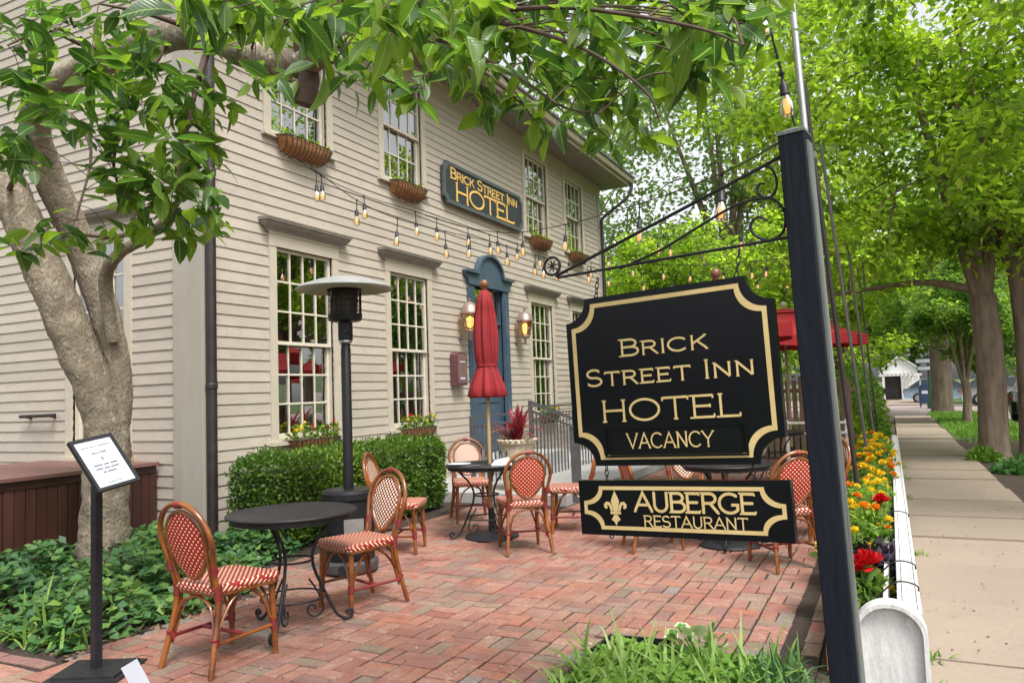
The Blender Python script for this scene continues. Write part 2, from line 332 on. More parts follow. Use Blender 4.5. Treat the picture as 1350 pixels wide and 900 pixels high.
DARKL = leafmat('dark_purple_leaf', [(.035, .022, .040), (.055, .035, .060)], .1, .4, 1)
CORD = leafmat('red_spike_leaf', [(.26, .020, .040), (.36, .030, .060), (.17, .020, .035), (.40, .09, .05)], .25, .4, 1.1)
CORDO = leafmat('orange_spike_leaf', [(.50, .16, .03), (.55, .24, .04)], .25, .4, 1.1)
WHITE = M('paper_white', (.56, .60, .68), .5, (.52, .56, .64), 3)
INK = M('ink', (.08, .08, .10), .6)
BULBG = glassmat('bulb_glass', (1, .92, .8), .03, .10, .9)
FIL = emit('bulb_glow', (1, .42, .12), .75)
FIL.cycles.emission_sampling = 'NONE'
LAMPG = emit('lantern_glow', (1, .55, .20), 1.3)
LGLASS = glassmat('lantern_glass', (1, .88, .66), .1, .06, .8)
COPPER = M('aged_copper', (.40, .30, .25), .45, (.27, .20, .17), 14, metal=.5)
BRICKS = [M('brick_%s' % n, c, .88, tuple(x*.58 for x in c), 7, (1, 1, 1), .6, 60, obj=False, rnd=False, detail=12, spots=(11, .42, s), contrast=.8, grime=((1.3, .7, (.16, .115, .082)), (3.1, .4, (.42, .30, .24)), (7, .35, (.13, .12, .075)), (38, .55, (.12, .085, .065)))) for n, c, s in (
    ('salmon', (.43, .162, .112), (.40, .25, .20)), ('rose', (.39, .15, .118), (.25, .13, .10)), ('red', (.37, .125, .095), (.21, .09, .07)),
    ('orange', (.46, .17, .11), (.42, .24, .17)), ('plum', (.32, .155, .135), (.17, .10, .095)), ('dun', (.37, .235, .17), (.24, .18, .12)),
    ('mossy', (.29, .20, .15), (.19, .17, .105)), ('slate', (.29, .25, .24), (.20, .18, .17)), ('pink', (.46, .205, .155), (.50, .34, .28)))]
# ================================================================ ground, patio, pavement, street
STREETM = M('brick_street', (.33, .265, .255), .9, (.26, .21, .205), 2, bump=.2, bscale=60, obj=False, rnd=False)
LAWNG = M('lawn_ground', (.075, .12, .03), .95, (.05, .08, .02), 3, bump=.6, bscale=60, obj=False, rnd=False)
g = MB().add([(-300, -60, -.15), (300, -60, -.15), (300, 600, -.15), (-300, 600, -.15)], [(0, 1, 2, 3)]); make('ground', g, LAWNG, kind='structure')
def sheet(name, x0, x1, y0, y1, z, m, th=.1):
    return make(name, MB().box(x0, x1, y0, y1, z-th, z), m, kind='structure')
sheet('planting_bed', -16, .05, -3, 34, -.028, SOIL)
sheet('mulch_strip', 1.272, 3.3, -3, 21, -.022, MULCH)
sheet('grass_verge', 1.272, 3.3, 21, 36, -.022, LAWNG)
sheet('street', 3.46, 11, -5, 36.5, -.10, STREETM)
sheet('cross_street', -60, 60, 36.6, 50, -.104, STREETM)
sheet('far_pavement', -20, 1.9, 50.2, 75, -.05, CONC)
k = make('kerb', MB().box(3.304, 3.456, -5, 36.4, -.14, .0), KERB, kind='structure')
make('kerb', MB().box(11.02, 11.2, -5, 36.4, -.14, .0), KERB, kind='structure')
# pavement of concrete slabs
sw = make('pavement', MB().box(.09, 1.26, -3, 34.5, -.12, -.035), SOIL, kind='structure')
y = -2.4; i = 0
while y < 34:
    L = 1.16
    m = MB(); m.box(.082+random.uniform(-.002, .002), 1.268+random.uniform(-.002, .002), y+.006, y+L-.006, -.06, 0)
    o = make('slab', m, CONC, sw); o.location.z = random.uniform(-.004, .004); o.rotation_euler.x = random.uniform(-.002, .002)
    y += L
# brick patio, basket weave of paired bricks
CELL = .206
def patio_in(x, y):
    if x > -.53 or y < 1.7 or y > 15.5: return False
    if y < 4.36 and x > -1.66+.03*(y-3.5) and y > -5: return False
    if y < 2.68: return x > -6.2
    if y < 4.55: return x > -4.27
    if y < 8.75: return x > -4.98
    return x > -3.62
pat = make('patio', MB().box(-6.3, -.42, 1.6, 15.6, -.09, -.0075), SAND, kind='structure')
def brick_mesh(w, d, h=.05, c=.005):
    m = MB(); a, b = w/2, d/2
    def ring(x, y, z): return [(-x, -y, z), (x, -y, z), (x, y, z), (-x, y, z)]
    m.add(ring(a, b, -h)+ring(a, b, -c)+ring(a-c, b-c, 0), [(0, 1, 5, 4), (1, 2, 6, 5), (2, 3, 7, 6), (3, 0, 4, 7), (4, 5, 9, 8), (5, 6, 10, 9), (6, 7, 11, 10), (7, 4, 8, 11), (8, 9, 10, 11)]); return m
blist = []; rb = random.Random(3)
wts = [22, 20, 13, 9, 10, 6, 5, 2, 18]
for i in range(int(-6.3/CELL)-1, 0):
    for j in range(int(1.6/CELL), int(15.6/CELL)+1):
        cx, cy = (i+.5)*CELL, (j+.5)*CELL
        if not patio_in(cx, cy): continue
        for s in (-1, 1):
            if (i+j) % 2: p = (cx, cy+s*CELL/4, 0)
            else: p = (cx+s*CELL/4, cy, math.pi/2)
            wet = math.sin(cx*1.7+.4)*math.sin(cy*1.1+2)
            k = rb.choices(range(9), wts)[0]
            if cx > -1.9 and cy < 6.5 and rb.random() < .45: k = rb.choice((5, 6, 0, 1, 8, 4))
            elif wet > .55 and rb.random() < .45: k = rb.choice((4, 5, 6, 2))
            blist.append((p[0]+rb.gauss(0, .0022), p[1]+rb.gauss(0, .0022), p[2]+rb.gauss(0, .014), rb.gauss(0, .0022), k))
# edging bricks laid end to end along the beds
def edge(x0, y0, x1, y1, ks=(7, 4, 5, 1, 2)):
    L = math.hypot(x1-x0, y1-y0); n = int(L/.212); a = math.atan2(y1-y0, x1-x0)
    for q in range(n):
        t = (q+.5)/n; blist.append((x0+(x1-x0)*t, y0+(y1-y0)*t, a+rb.gauss(0, .02), rb.gauss(.002, .003), rb.choice(ks)))
edge(-6.1, 2.74, -4.36, 2.76, (7, 7, 4, 2)); edge(-4.34, 2.85, -4.34, 4.6, (4, 2, 1, 7)); edge(-1.70, 1.8, -1.63, 4.28, (7, 7, 4, 5)); edge(-1.55, 4.36, -.6, 4.33, (7, 4, 4, 6)); edge(-.47, 4.4, -.47, 13, (4, 5, 2, 6))
def vis(b):
    x, y, d = proj((b[0], b[1], 0)); return d if (-15 < x < 1110 and 480 < y < 905 and not (760 < x < 1040 and y < 715)) else 1e6+d
blist.sort(key=vis)
BMESH = [brick_mesh(.1955, .0925, .05, .0045).mesh('brick', m) for m in BRICKS]
for b in blist[:296]:
    o = bpy.data.objects.new('brick', BMESH[b[4]]); link(o, pat); o.location = (b[0], b[1], b[3]); o.rotation_euler = (rb.gauss(0, .008), rb.gauss(0, .008), b[2])
st = MB(); bm0 = brick_mesh(.1955, .0925, .05, .0045)
for b in blist[296:]:
    R_ = Matrix.Rotation(b[2], 3, 'Z'); st.add([R_ @ V(q)+V((b[0], b[1], b[3])) for q in bm0.v], bm0.f, b[4])
make('bricks', st, BRICKS, pat, kind='stuff')
# raised concrete landing and ramp by the door
sheet('landing', -6.47, -3.75, 8.98, 16.4, .125, RAMPC, .16)
sheet('door_step', -6.46, -5.46, 11.0, 13.2, .37, RAMPC, .24)

# ================================================================ the hotel
HX, HY, HFAR = -6.5, 5.73, 18.47
hotel = thing('hotel_building', 'two storey beige clapboard hotel with blue front door and many paned windows', 'building', (HX, HY, 0))
HO = (HX, HY, 0)
def FR(u, n, z): return V((HX+n, u, z))            # street front: u along the street, n outward
def FS(u, n, z): return V((u, HY-n, z))            # side wall: u across, n outward
def wbox(m, fr, u0, u1, n0, n1, z0, z1, mi=0):
    a, b = fr(u0, n0, z0), fr(u1, n1, z1); m.box(min(a.x, b.x), max(a.x, b.x), min(a.y, b.y), max(a.y, b.y), min(a.z, b.z), max(a.z, b.z), mi); return m
EXPO = .1236; Z0 = 3.0392-22*EXPO
def board(fr, u0, u1, za, zb, zs):
    """one tapered clapboard; zs = the course's own bottom"""
    H_ = EXPO+.022; m = MB(HO)
    def th(z): return .0165-.0135*(z-zs)/H_
    q = [fr(u0, th(za), za), fr(u1, th(za), za), fr(u1, th(zb), zb), fr(u0, th(zb), zb), fr(u0, -.012, za), fr(u1, -.012, za), fr(u1, -.012, zb), fr(u0, -.012, zb)]
    m.add(q, [(0, 1, 2, 3), (5, 4, 7, 6), (4, 5, 1, 0), (3, 2, 6, 7), (4, 0, 3, 7), (1, 5, 6, 2)])
    if (q[1]-q[0]).cross(q[3]-q[0]).dot(fr(u0, 1, za)-fr(u0, 0, za)) < 0: m.f = [tuple(reversed(f)) for f in m.f]
    return m
def siding(fr, ua, ub, zt, ops, rnd, hi=None):
    out = []; c = 0; z = Z0-2*EXPO
    while z < zt-.02:
        zb = min(z+EXPO+.022, zt)
        cuts = sorted({ua, ub}|{x for o in ops for x in o[:2] if ua < x < ub and o[2] < zb and o[3] > z})
        for a, b in zip(cuts, cuts[1:]):
            segs = [(z, zb)]
            for o in ops:
                if o[0] < (a+b)/2 < o[1] and o[2] < zb and o[3] > z:
                    segs = [s for lo, h in segs for s in ((lo, min(h, o[2])), (max(lo, o[3]), h)) if s[1]-s[0] > .012]
            for lo, h in segs:
                if b-a > 4.2:   # long runs are two boards with a butt joint
                    j = a+(b-a)*rnd.uniform(.3, .7); out += [(a, j-.0012, lo, h, z), (j+.0012, b, lo, h, z)]
                else: out.append((a, b, lo, h, z))
        z += EXPO
    return [(fr,)+s for s in out]
LWZ = (.99, 3.29); UWZ = (4.68, 6.36)
LW = [(6.81, 7.83), (9.12, 10.13), (14.02, 15.10), (16.27, 17.32)]
UW = [(6.75, 7.77), (9.04, 10.06), (13.95, 15.02), (16.12, 17.16)]
DOOR = (11.62, 12.72, .39, 3.42)
ops = [(a, b)+LWZ for a, b in LW]+[(a, b)+UWZ for a, b in UW]+[DOOR]
SWIN = (-8.62, -7.70, .9, 3.4)
rs = random.Random(5)
bd = siding(FR, HY+.02, HFAR-.1, 6.44, ops, rs)+siding(FS, -14.5, -6.9, 9.0, [SWIN], rs)
def bvis(b):
    p = b[0]((b[1]+b[2])/2, 0, b[3]); x, y, d = proj(p); q = proj(b[0](b[1], 0, b[3])); r = proj(b[0](b[2], 0, b[3]))
    if max(q[0], r[0]) < 0 or y < -20 or p.z < .2: return 0
    if b[0] is FS and (y < 60 or x < -40): return .1/d
    return (1+.2*abs(q[0]-r[0]))/d
bd.sort(key=bvis, reverse=True)
for b in bd[:292]: make('clapboard', board(*b), SID, hotel)
if bd[292:]:
    m = MB()
    for b in bd[292:]: q = board(*b); m.add(q.v, q.f)
    make('clapboards', m, SID, hotel, kind='stuff')
# dark backing so no daylight shows behind the boards
def pane_row(win, fr, u0, u1, z0, z1, cols, rows, n0, mat, sm, rnd, bot=.05, par=None):
    """one sash: frame, glazing bars and its panes"""
    fw = .042; m = MB(HO)
    wbox(m, fr, u0, u0+fw, n0-.022, n0+.014, z0, z1); wbox(m, fr, u1-fw, u1, n0-.022, n0+.014, z0, z1)
    wbox(m, fr, u0+fw, u1-fw, n0-.022, n0+.0135, z0, z0+bot); wbox(m, fr, u0+fw, u1-fw, n0-.022, n0+.0135, z1-fw, z1)
    a, b, c, d = u0+fw, u1-fw, z0+bot, z1-fw; cw = (b-a)/cols; rh = (d-c)/rows; g_ = .011
    make('sash', m, sm, win)
    m = MB(HO)
    for i in range(1, cols): wbox(m, fr, a+cw*i-g_, a+cw*i+g_, n0-.016, n0+.008, c, d)
    for j in range(1, rows): wbox(m, fr, a, b, n0-.0155, n0+.0085, c+rh*j-g_, c+rh*j+g_)
    make('glazing_bars', m, sm, win)
    for i in range(cols):
        for j in range(rows):
            m = MB(HO); c0 = fr(a+cw*(i+.5), n0-.008, c+rh*(j+.5)); e = .002
            uu = (fr(1, 0, 0)-fr(0, 0, 0)); nn = (fr(0, 1, 0)-fr(0, 0, 0)); t1, t2 = rnd.gauss(0, .008), rnd.gauss(0, .008)
            m.obox(c0, uu*(cw/2-g_)+nn*t1*cw, V((0, 0, 1))*(rh/2-g_)+nn*t2*rh, nn*e); make('pane', m, GLASS, win)
def crown(m, fr, u0, u1, z0, h, dep, n0=.02, mi=0):
    """moulded hood: a profile carried along the head, returned at both ends"""
    pr = [(0, 0), (.25, 0), (.28, .16), (.42, .30), (.62, .42), (.80, .60), (.86, .80), (1, .84), (1, 1), (0, 1)]
    A = []; B = []
    for a, z in pr: e = a*dep*.95; A.append(fr(u0-e, n0+a*dep, z0+z*h)); B.append(fr(u1+e, n0+a*dep, z0+z*h))
    k = len(pr); fs = [(i, k+i, k+i+1, i+1) for i in range(k-1)]
    A2 = [fr(u0-a*dep*.95, n0, z0+z*h) for a, z in pr]; B2 = [fr(u1+a*dep*.95, n0, z0+z*h) for a, z in pr]
    m.add(A+B, fs, mi); m.add(A+A2, [(i, i+1, k+i+1, k+i) for i in range(k-1)], mi); m.add(B+B2, [(i+1, i, k+i, k+i+1) for i in range(k-1)], mi)
    return m
def window(fr, u0, u1, z0, z1, cols, rows, hood, sm, blinds, rnd, room=.55, lit=None):
    cas = MB(HO); cw = .118
    wbox(cas, fr, u0-cw, u0, -.10, .034, z0-.02, z1+(.0 if hood else .1)); wbox(cas, fr, u1, u1+cw, -.10, .034, z0-.02, z1+(.0 if hood else .1))
    if not hood: wbox(cas, fr, u0, u1, -.10, .033, z1, z1+.1)
    win = make('window', cas, SIDT if hood else SIDT, hotel)
    s = MB(HO); wbox(s, fr, u0-cw-.03, u1+cw+.03, -.10, .075, z0-.065, z0-.021); make('sill', s, SIDT, win)
    if hood:
        h = MB(HO); wbox(h, fr, u0-cw-.004, u1+cw+.004, -.08, .040, z1+.001, z1+.15); wbox(h, fr, u0-cw-.02, u1+cw+.02, -.05, .052, z1+.15, z1+.165); make('head_casing', h, SIDT, win)
        h = MB(HO); crown(h, fr, u0-cw-.03, u1+cw+.03, z1+.165, .135, .135); wbox(h, fr, u0-cw-.16, u1+cw+.16, .0, .162, z1+.3005, z1+.313); make('hood', h, TRIMD, win)
    zm = (z0+z1)/2
    pane_row(win, fr, u0+.004, u1-.004, zm-.018, z1-.002, cols, rows, -.028, None, sm, rnd, .042)
    pane_row(win, fr, u0+.004, u1-.004, z0, zm+.018, cols, rows, -.070, None, sm, rnd, .07)
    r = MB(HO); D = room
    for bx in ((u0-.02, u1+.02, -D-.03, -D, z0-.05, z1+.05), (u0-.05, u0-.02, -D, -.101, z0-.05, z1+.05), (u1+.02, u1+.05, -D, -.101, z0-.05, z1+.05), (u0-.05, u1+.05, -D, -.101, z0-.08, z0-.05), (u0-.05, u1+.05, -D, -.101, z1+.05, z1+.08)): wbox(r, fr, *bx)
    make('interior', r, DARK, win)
    if blinds:
        b = MB(HO); z = z1-.02; uu = fr(1, 0, 0)-fr(0, 0, 0); nn = fr(0, 1, 0)-fr(0, 0, 0)
        while z > z0+.03:
            b.obox(fr((u0+u1)/2, -.135, z), uu*((u1-u0)/2-.02), nn*.021+V((0, 0, .012)), V((0, 0, .0012))); z -= .048
        make('blind', b, BLIND, win)
    elif lit:
        c = MB(HO)
        for s0, s1 in ((u0+.0, u0+.16), (u1-.16, u1)):
            n = 14; pts = [(s0+(s1-s0)*i/n, -.2+.025*math.sin(i*1.7)) for i in range(n+1)]
            q = [fr(u, k, z0+.02) for u, k in pts]+[fr(u, k, z1-.02) for u, k in pts]; c.add(q, [(i, i+1, n+2+i, n+1+i) for i in range(n)])
        make('curtain', c, lit, win)
    return win
CURT = M('curtain_cloth', (.35, .31, .25), .9, (.25, .22, .18), 4)
for a, b in LW: window(FR, a, b, *LWZ, 4, 3, True, SASH, False, rs, 1.2)
for i, (a, b) in enumerate(UW): window(FR, a, b, *UWZ, 4, 2, False, SASH, i < 2, rs, .7, CURT if i >= 2 else None)
window(FS, SWIN[0], SWIN[1], SWIN[2], SWIN[3], 4, 3, True, SASH, False, rs, 1.0)
# corner boards, frieze, soffit, fascia, gutter, roof, water table
m = MB(HO); m.box(HX-.40, HX+.034, HY-.036, HY, .0, 9.2); m.box(HX, HX+.035, HY+.0005, HY+.14, .0, 6.44); make('corner_board', m, CORN, hotel)
m = MB(HO); m.box(HX-.1, HX+.034, HFAR-.16, HFAR+.03, .0, 6.44); make('corner_board', m, CORN, hotel)
m = MB(HO); m.box(HX-.05, HX+.03, HY, HFAR+.03, 6.44, 6.70); m.box(HX-.02, HX+.055, HY, HFAR+.04, 6.66, 6.699); make('frieze', m, SIDT, hotel)
ESO = HX+.72
m = MB(HO); m.box(HX-.3, ESO, HY-.4, HFAR+.42, 6.702, 6.73); make('soffit', m, TRIMD, hotel)
m = MB(HO); m.box(ESO+.001, ESO+.03, HY-.4, HFAR+.42, 6.69, 6.87); make('fascia', m, SIDT, hotel)
m = MB(HO); k = [(ESO+.031, 6.87), (ESO+.031, 6.77), (ESO+.07, 6.75), (ESO+.11, 6.77), (ESO+.13, 6.84), (ESO+.14, 6.87)]
m.prism([(a, b) for a, b in k], (0, HY-.42, 0), (1, 0, 0), (0, 0, 1), (0, HFAR-HY+.86, 0)); make('gutter', m, SIDT, hotel)
m = MB(HO); rp = [(ESO+.17, 6.875), (ESO+.17, 6.925), (HX-4.2, 10.0), (HX-9, 6.9), (HX-9, 6.85), (HX-4.2, 9.94)]
m.prism(rp, (0, HY-.45, 0), (1, 0, 0), (0, 0, 1), (0, HFAR-HY+.92, 0)); make('roof', m, ROOF, hotel)
m = MB(HO); m.box(HX-8, HX-.02, HFAR-.0, HFAR+.02, -.1, 6.7); m.box(HX-8, HX-.3, HY+.6, HY+.62, 0, 6.9); make('wall', m, SID, hotel)
m = MB(HO); m.box(HX-.03, HX+.012, HY+.15, HFAR-.17, -.1, .12); m.box(-14.5, HX-.401, HY-.012, HY+.03, -.1, .12); make('foundation', m, RAMPC, hotel)
def downpipe(pts, r=.056):
    m = MB(HO); m.tube(pts, r, 10)
    d = make('downpipe', m, PIPE, hotel, smooth=50)
    return d
d = downpipe([(HX+.085, HY+.045, 6.8), (HX+.085, HY+.045, .12)])  # thicker than the pipe itself: its dark shadow is built into the width
for z in (1.6, 3.9, 5.6): make('pipe_clamp', MB(HO).lathe([(.060, z), (.064, z+.01), (.064, z+.05), (.060, z+.06)], (HX+.085, HY+.045, 0), 12), PIPE, d)
downpipe(cat([(ESO+.085, HFAR+.33, 6.80), (ESO+.085, HFAR+.33, 6.62), (ESO-.05, HFAR+.25, 6.35), (HX+.13, HFAR+.03, 5.90), (HX+.085, HFAR-.03, 5.72)], 4)+[V((HX+.085, HFAR-.03, 3)), V((HX+.085, HFAR-.03, .1))], .04)
# front door with its arched surround
u0, u1, z0, z1 = DOOR
m = MB(HO); wbox(m, FR, 11.40, u0, -.1, .055, z0, 3.36); wbox(m, FR, u1, 12.94, -.1, .055, z0, 3.36)
wbox(m, FR, 11.44, 11.58, .055, .068, z0+.25, 3.2); wbox(m, FR, 12.76, 12.90, .055, .068, z0+.25, 3.2)
dr = make('doorway', m, BLUE, hotel)
cy = (11.40+12.94)/2
m = MB(HO)
pts = [(11.40, 3.361), (12.94, 3.361), (12.97, 3.45), (13.06, 3.52), (13.06, 3.56), (12.62, 3.565)]+[(cy+.46*math.cos(math.radians(t)), 3.565+.36*math.sin(math.radians(t))) for t in range(10, 180, 10)]+[(11.72, 3.565), (11.28, 3.56), (11.28, 3.52), (11.37, 3.45)]
m.prism(pts, (HX-.02, 0, 0), (0, 1, 0), (0, 0, 1), (.10, 0, 0)); make('pediment', m, BLUE, dr)
m = MB(HO)
A = [(cy+.50*math.cos(math.radians(t)), 3.60+.37*math.sin(math.radians(t))) for t in range(0, 181, 10)]; B = [(cy+.45*math.cos(math.radians(t)), 3.60+.325*math.sin(math.radians(t))) for t in range(0, 181, 10)]
m.band(A, B, (HX+.02, 0, 0), (0, 1, 0), (0, 0, 1), (.11, 0, 0), closed=False)
for a, b in ((11.25, 11.70), (12.64, 13.09)): wbox(m, FR, a, b, .02, .13, 3.562, 3.60)
make('pediment_moulding', m, BLUE, dr)
m = MB(HO); wbox(m, FR, u0+.001, u1-.001, -.08, -.02, 2.72, 2.80); make('transom_bar', m, BLUE, dr)
m = MB(HO); wbox(m, FR, u0+.05, u1-.05, -.062, -.056, 2.81, z1-.08); make('transom_pane', m, GLASS, dr)
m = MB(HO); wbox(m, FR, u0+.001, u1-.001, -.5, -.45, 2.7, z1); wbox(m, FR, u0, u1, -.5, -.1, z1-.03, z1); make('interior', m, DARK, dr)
m = MB(HO); wbox(m, FR, u0+.03, u1-.03, -.09, -.055, z0+.01, 2.72)
dl = make('door', m, BLUE, dr)
for a, b, c, d in ((.08, .50, .2, .75), (.56, .98, .2, .75), (.08, .50, .9, 1.5), (.56, .98, .9, 1.5), (.08, .50, 1.62, 2.2), (.56, .98, 1.62, 2.2)):
    m = MB(HO); wbox(m, FR, u0+.03+a, u0+.03+b, -.056, -.042, z0+c, z0+d); make('door_panel', m, BLUE, dl)
# handrail bar on the side wall
m = MB(); p = onY(27, 549, HY-.09); q = onY(72, 547, HY-.09)
bar = thing('wall_grab_bar', 'short dark metal grab bar fixed to the clapboards above the deck', 'grab bar', (p+q)/2); o = (p+q)/2
make('bar', MB(o).tube([p, q], .022, 10), PIPE, bar, smooth=50)
for s in (p.lerp(q, .15), p.lerp(q, .85)): make('bracket', MB(o).tube([s, s+V((0, .07, -.02))], .02, 8), PIPE, bar)
# ================================================================ lettering (drawn strokes with small serifs)
def _arc(cx, cy, rx, ry, a0, a1, n=14): return arc(cx, cy, rx, ry, a0, a1, n)
GL = {  # width, strokes, serif ends (x, y, horizontal?)
 'A': (.92, [[(0, 0), (.46, 1), (.92, 0)], [(.2, .34), (.72, .34)]], [(0, 0, 1), (.92, 0, 1)]),
 'B': (.78, [[(.08, 0), (.08, 1)], [(.08, 1), (.42, 1)]+_arc(.42, .765, .26, .235, 80, -90)+[(.08, .53)], [(.08, .53), (.46, .53)]+_arc(.46, .265, .30, .265, 80, -90)+[(.08, 0)]], [(.0, 0, 1), (.0, 1, 1)]),
 'C': (.92, [_arc(.5, .5, .5, .5, 48, 312, 26)], [(.84, .87, 0), (.84, .13, 0)]),
 'D': (.88, [[(.08, 0), (.08, 1)], [(.08, 1), (.38, 1)]+_arc(.38, .5, .48, .5, 85, -90)+[(.08, 0)]], [(0, 0, 1), (0, 1, 1)]),
 'E': (.72, [[(.08, 0), (.08, 1)], [(.08, 1), (.68, 1)], [(.08, .52), (.58, .52)], [(.08, 0), (.70, 0)]], [(.68, .94, 0), (.58, .52, 0), (.70, .06, 0), (0, 0, 1), (0, 1, 1)]),
 'G': (.95, [_arc(.5, .5, .5, .5, 48, 318, 26)+[(.88, .42)], [(.58, .42), (.95, .42)]], [(.84, .87, 0)]),
 'H': (.9, [[(.1, 0), (.1, 1)], [(.8, 0), (.8, 1)], [(.1, .52), (.8, .52)]], [(.1, 0, 1), (.1, 1, 1), (.8, 0, 1), (.8, 1, 1)]),
 'I': (.2, [[(.1, 0), (.1, 1)]], [(.1, 0, 1), (.1, 1, 1)]),
 'K': (.82, [[(.1, 0), (.1, 1)], [(.1, .40), (.74, 1)], [(.34, .62), (.80, 0)]], [(.1, 0, 1), (.1, 1, 1), (.74, 1, 1), (.80, 0, 1)]),
 'L': (.68, [[(.08, 1), (.08, 0)], [(.08, 0), (.66, 0)]], [(.08, 1, 1), (.66, .07, 0), (0, 0, 1)]),
 'M': (1.05, [[(.08, 0), (.12, 1), (.52, .2), (.92, 1), (.97, 0)]], [(.08, 0, 1), (.97, 0, 1)]),
 'N': (.9, [[(.1, 0), (.1, 1)], [(.1, 1), (.8, 0)], [(.8, 0), (.8, 1)]], [(.1, 0, 1), (.8, 1, 1), (.06, 1, 1)]),
 'O': (1.02, [_arc(.51, .5, .5, .5, 0, 360, 34)], []),
 'P': (.75, [[(.08, 0), (.08, 1)], [(.08, 1), (.42, 1)]+_arc(.42, .74, .28, .26, 80, -90)+[(.08, .48)]], [(.08, 0, 1), (0, 1, 1)]),
 'R': (.82, [[(.08, 0), (.08, 1)], [(.08, 1), (.42, 1)]+_arc(.42, .745, .28, .255, 80, -90)+[(.08, .49)], [(.42, .49), (.78, 0)]], [(.08, 0, 1), (0, 1, 1), (.80, 0, 1)]),
 'S': (.72, [_arc(.36, .745, .31, .255, 40, 250, 14)+_arc(.36, .255, .34, .255, 80, -145, 16)], [(.60, .90, 0), (.07, .12, 0)]),
 'T': (.84, [[(.42, 0), (.42, 1)], [(.0, 1), (.84, 1)]], [(.42, 0, 1), (.0, .94, 0), (.84, .94, 0)]),
 'U': (.86, [[(.1, 1), (.1, .36)]+_arc(.43, .34, .33, .34, 180, 360, 16)+[(.76, 1)]], [(.1, 1, 1), (.76, 1, 1)]),
 'V': (.9, [[(0, 1), (.45, 0), (.9, 1)]], [(0, 1, 1), (.9, 1, 1)]),
 'W': (1.2, [[(0, 1), (.3, 0), (.6, .9), (.9, 0), (1.2, 1)]], [(0, 1, 1), (1.2, 1, 1)]),
 'Y': (.86, [[(0, 1), (.43, .48), (.86, 1)], [(.43, .48), (.43, 0)]], [(0, 1, 1), (.86, 1, 1), (.43, 0, 1)])}
def ribbon(pts, t):
    L_, R_ = [], []; n = len(pts)
    for i in range(n):
        a = V(pts[max(i-1, 0)]+(0,)); b = V(pts[i]+(0,)); c = V(pts[min(i+1, n-1)]+(0,))
        d1 = (b-a).normalized() if i else (c-b).normalized(); d2 = (c-b).normalized() if i < n-1 else d1
        m = d1+d2; m = m.normalized() if m.length > 1e-6 else d1; nn = V((-m.y, m.x, 0)); k = 1/max(.45, nn.dot(V((-d1.y, d1.x, 0))))
        q = nn*(t/2*k); L_.append((b.x+q.x, b.y+q.y)); R_.append((b.x-q.x, b.y-q.y))
    return L_, R_
def text_w(s, h, wd, sc, tr): 
    x = 0
    for ch in s:
        if ch == ' ': x += h*.42*wd; continue
        k = h*(sc if ch.islower() else 1); x += GL[ch.upper()][0]*k*wd+tr*h
    return x-tr*h
def text(mb, s, o, ux, uy, d, h, wd=1.1, sc=.8, tr=.2, t=.15, serif=.2, fit=None, words=None):
    """centred at o on the baseline; lower-case letters are small capitals; fit = total width"""
    W = text_w(s, h, wd, sc, tr)
    if fit: wd *= fit/W; W = text_w(s, h, wd, sc, tr); wd *= fit/W; W = text_w(s, h, wd, sc, tr)
    o, ux, uy, d = V(o), V(ux), V(uy), V(d); x = -W/2; e = 0
    for ch in s:
        if ch == ' ':
            x += h*.42*wd
            if words is not None: words.append(MB(mb.o)); mb = words[-1]
            continue
        k = h*(sc if ch.islower() else 1); wdt, st, se = GL[ch.upper()]; T = t*h*(.9 if ch.islower() else 1); q = T/2
        mp = lambda p: (x+p[0]*k*wd, q+p[1]*(k-T))
        for pl in st:
            e += 1; a, b = ribbon([mp(p) for p in pl], T); mb.band(a, b, o, ux, uy, d*(1+.05*(e % 9)), closed=False)
        for sx, sy, hz in se:
            e += 1; X, Y = mp((sx, sy)); L = serif*k*.5
            if hz: Y += (-q+.035*k if sy < .5 else q-.035*k); P = [(X-L, Y), (X+L, Y)]
            else: P = [(X, Y-L*.75), (X, Y+L*.75)]
            a, b = ribbon(P, .07*k); mb.band(a, b, o, ux, uy, d*(1+.05*(e % 9)+.02), closed=False)
        x += wdt*k*wd+tr*h
    return mb
def notched(hw, hh, r, k=8):
    """rectangle with quarter circles bitten out of its corners"""
    P = []
    for cx, cy, a0 in ((hw, hh, 270), (-hw, hh, 360), (-hw, -hh, 450), (hw, -hh, 180)):
        P += [(cx+r*math.cos(math.radians(a0-90*i/k)), cy+r*math.sin(math.radians(a0-90*i/k))) for i in range(k+1)]
    return P
# ================================================================ the hanging sign, its post and its arm
SU = -(ray(-840, 632).normalized()); SW = (V((0, 0, 1))-SU*SU.z).normalized(); SN = SU.cross(SW)   # right, up, towards the reader
SP = at(890, 500, 3.0)
def S3(a, b, c=0): return SP+SU*a+SW*b+SN*c
def onS(x, y, c=0):
    d = ray(x, y); o = SP+SN*c; p = CAM+d*((o-CAM).dot(SN)/d.dot(SN))-o; return SP+SU*p.dot(SU)+SW*p.dot(SW)+SN*c
pb = S3(.522, 0, -.05); pb = pb+SW*((0-pb.z)/SW.z)
post = thing('sign_post', 'tall black square timber post carrying the hanging hotel sign', 'post', pb)
tL = (pb-SP).dot(SW)
def chamf(hw, c): return [(hw, -hw+c), (hw, hw-c), (hw-c, hw), (-hw+c, hw), (-hw, hw-c), (-hw, -hw+c), (-hw+c, -hw), (hw-c, -hw)]
m = MB(pb); m.prism(chamf(.0475, .004), S3(.522, tL-.05, -.0475), SU, -SN, SW*(.868-tL+.05)); make('timber', m, BLACKP, post)
m = MB(pb); m.obox(S3(.5735, (.85+tL)/2, -.05), SU*.0035, SW*((.86-tL)/2-.02), SN*.036); make('worn_strip', m, POSTSIDE, post)
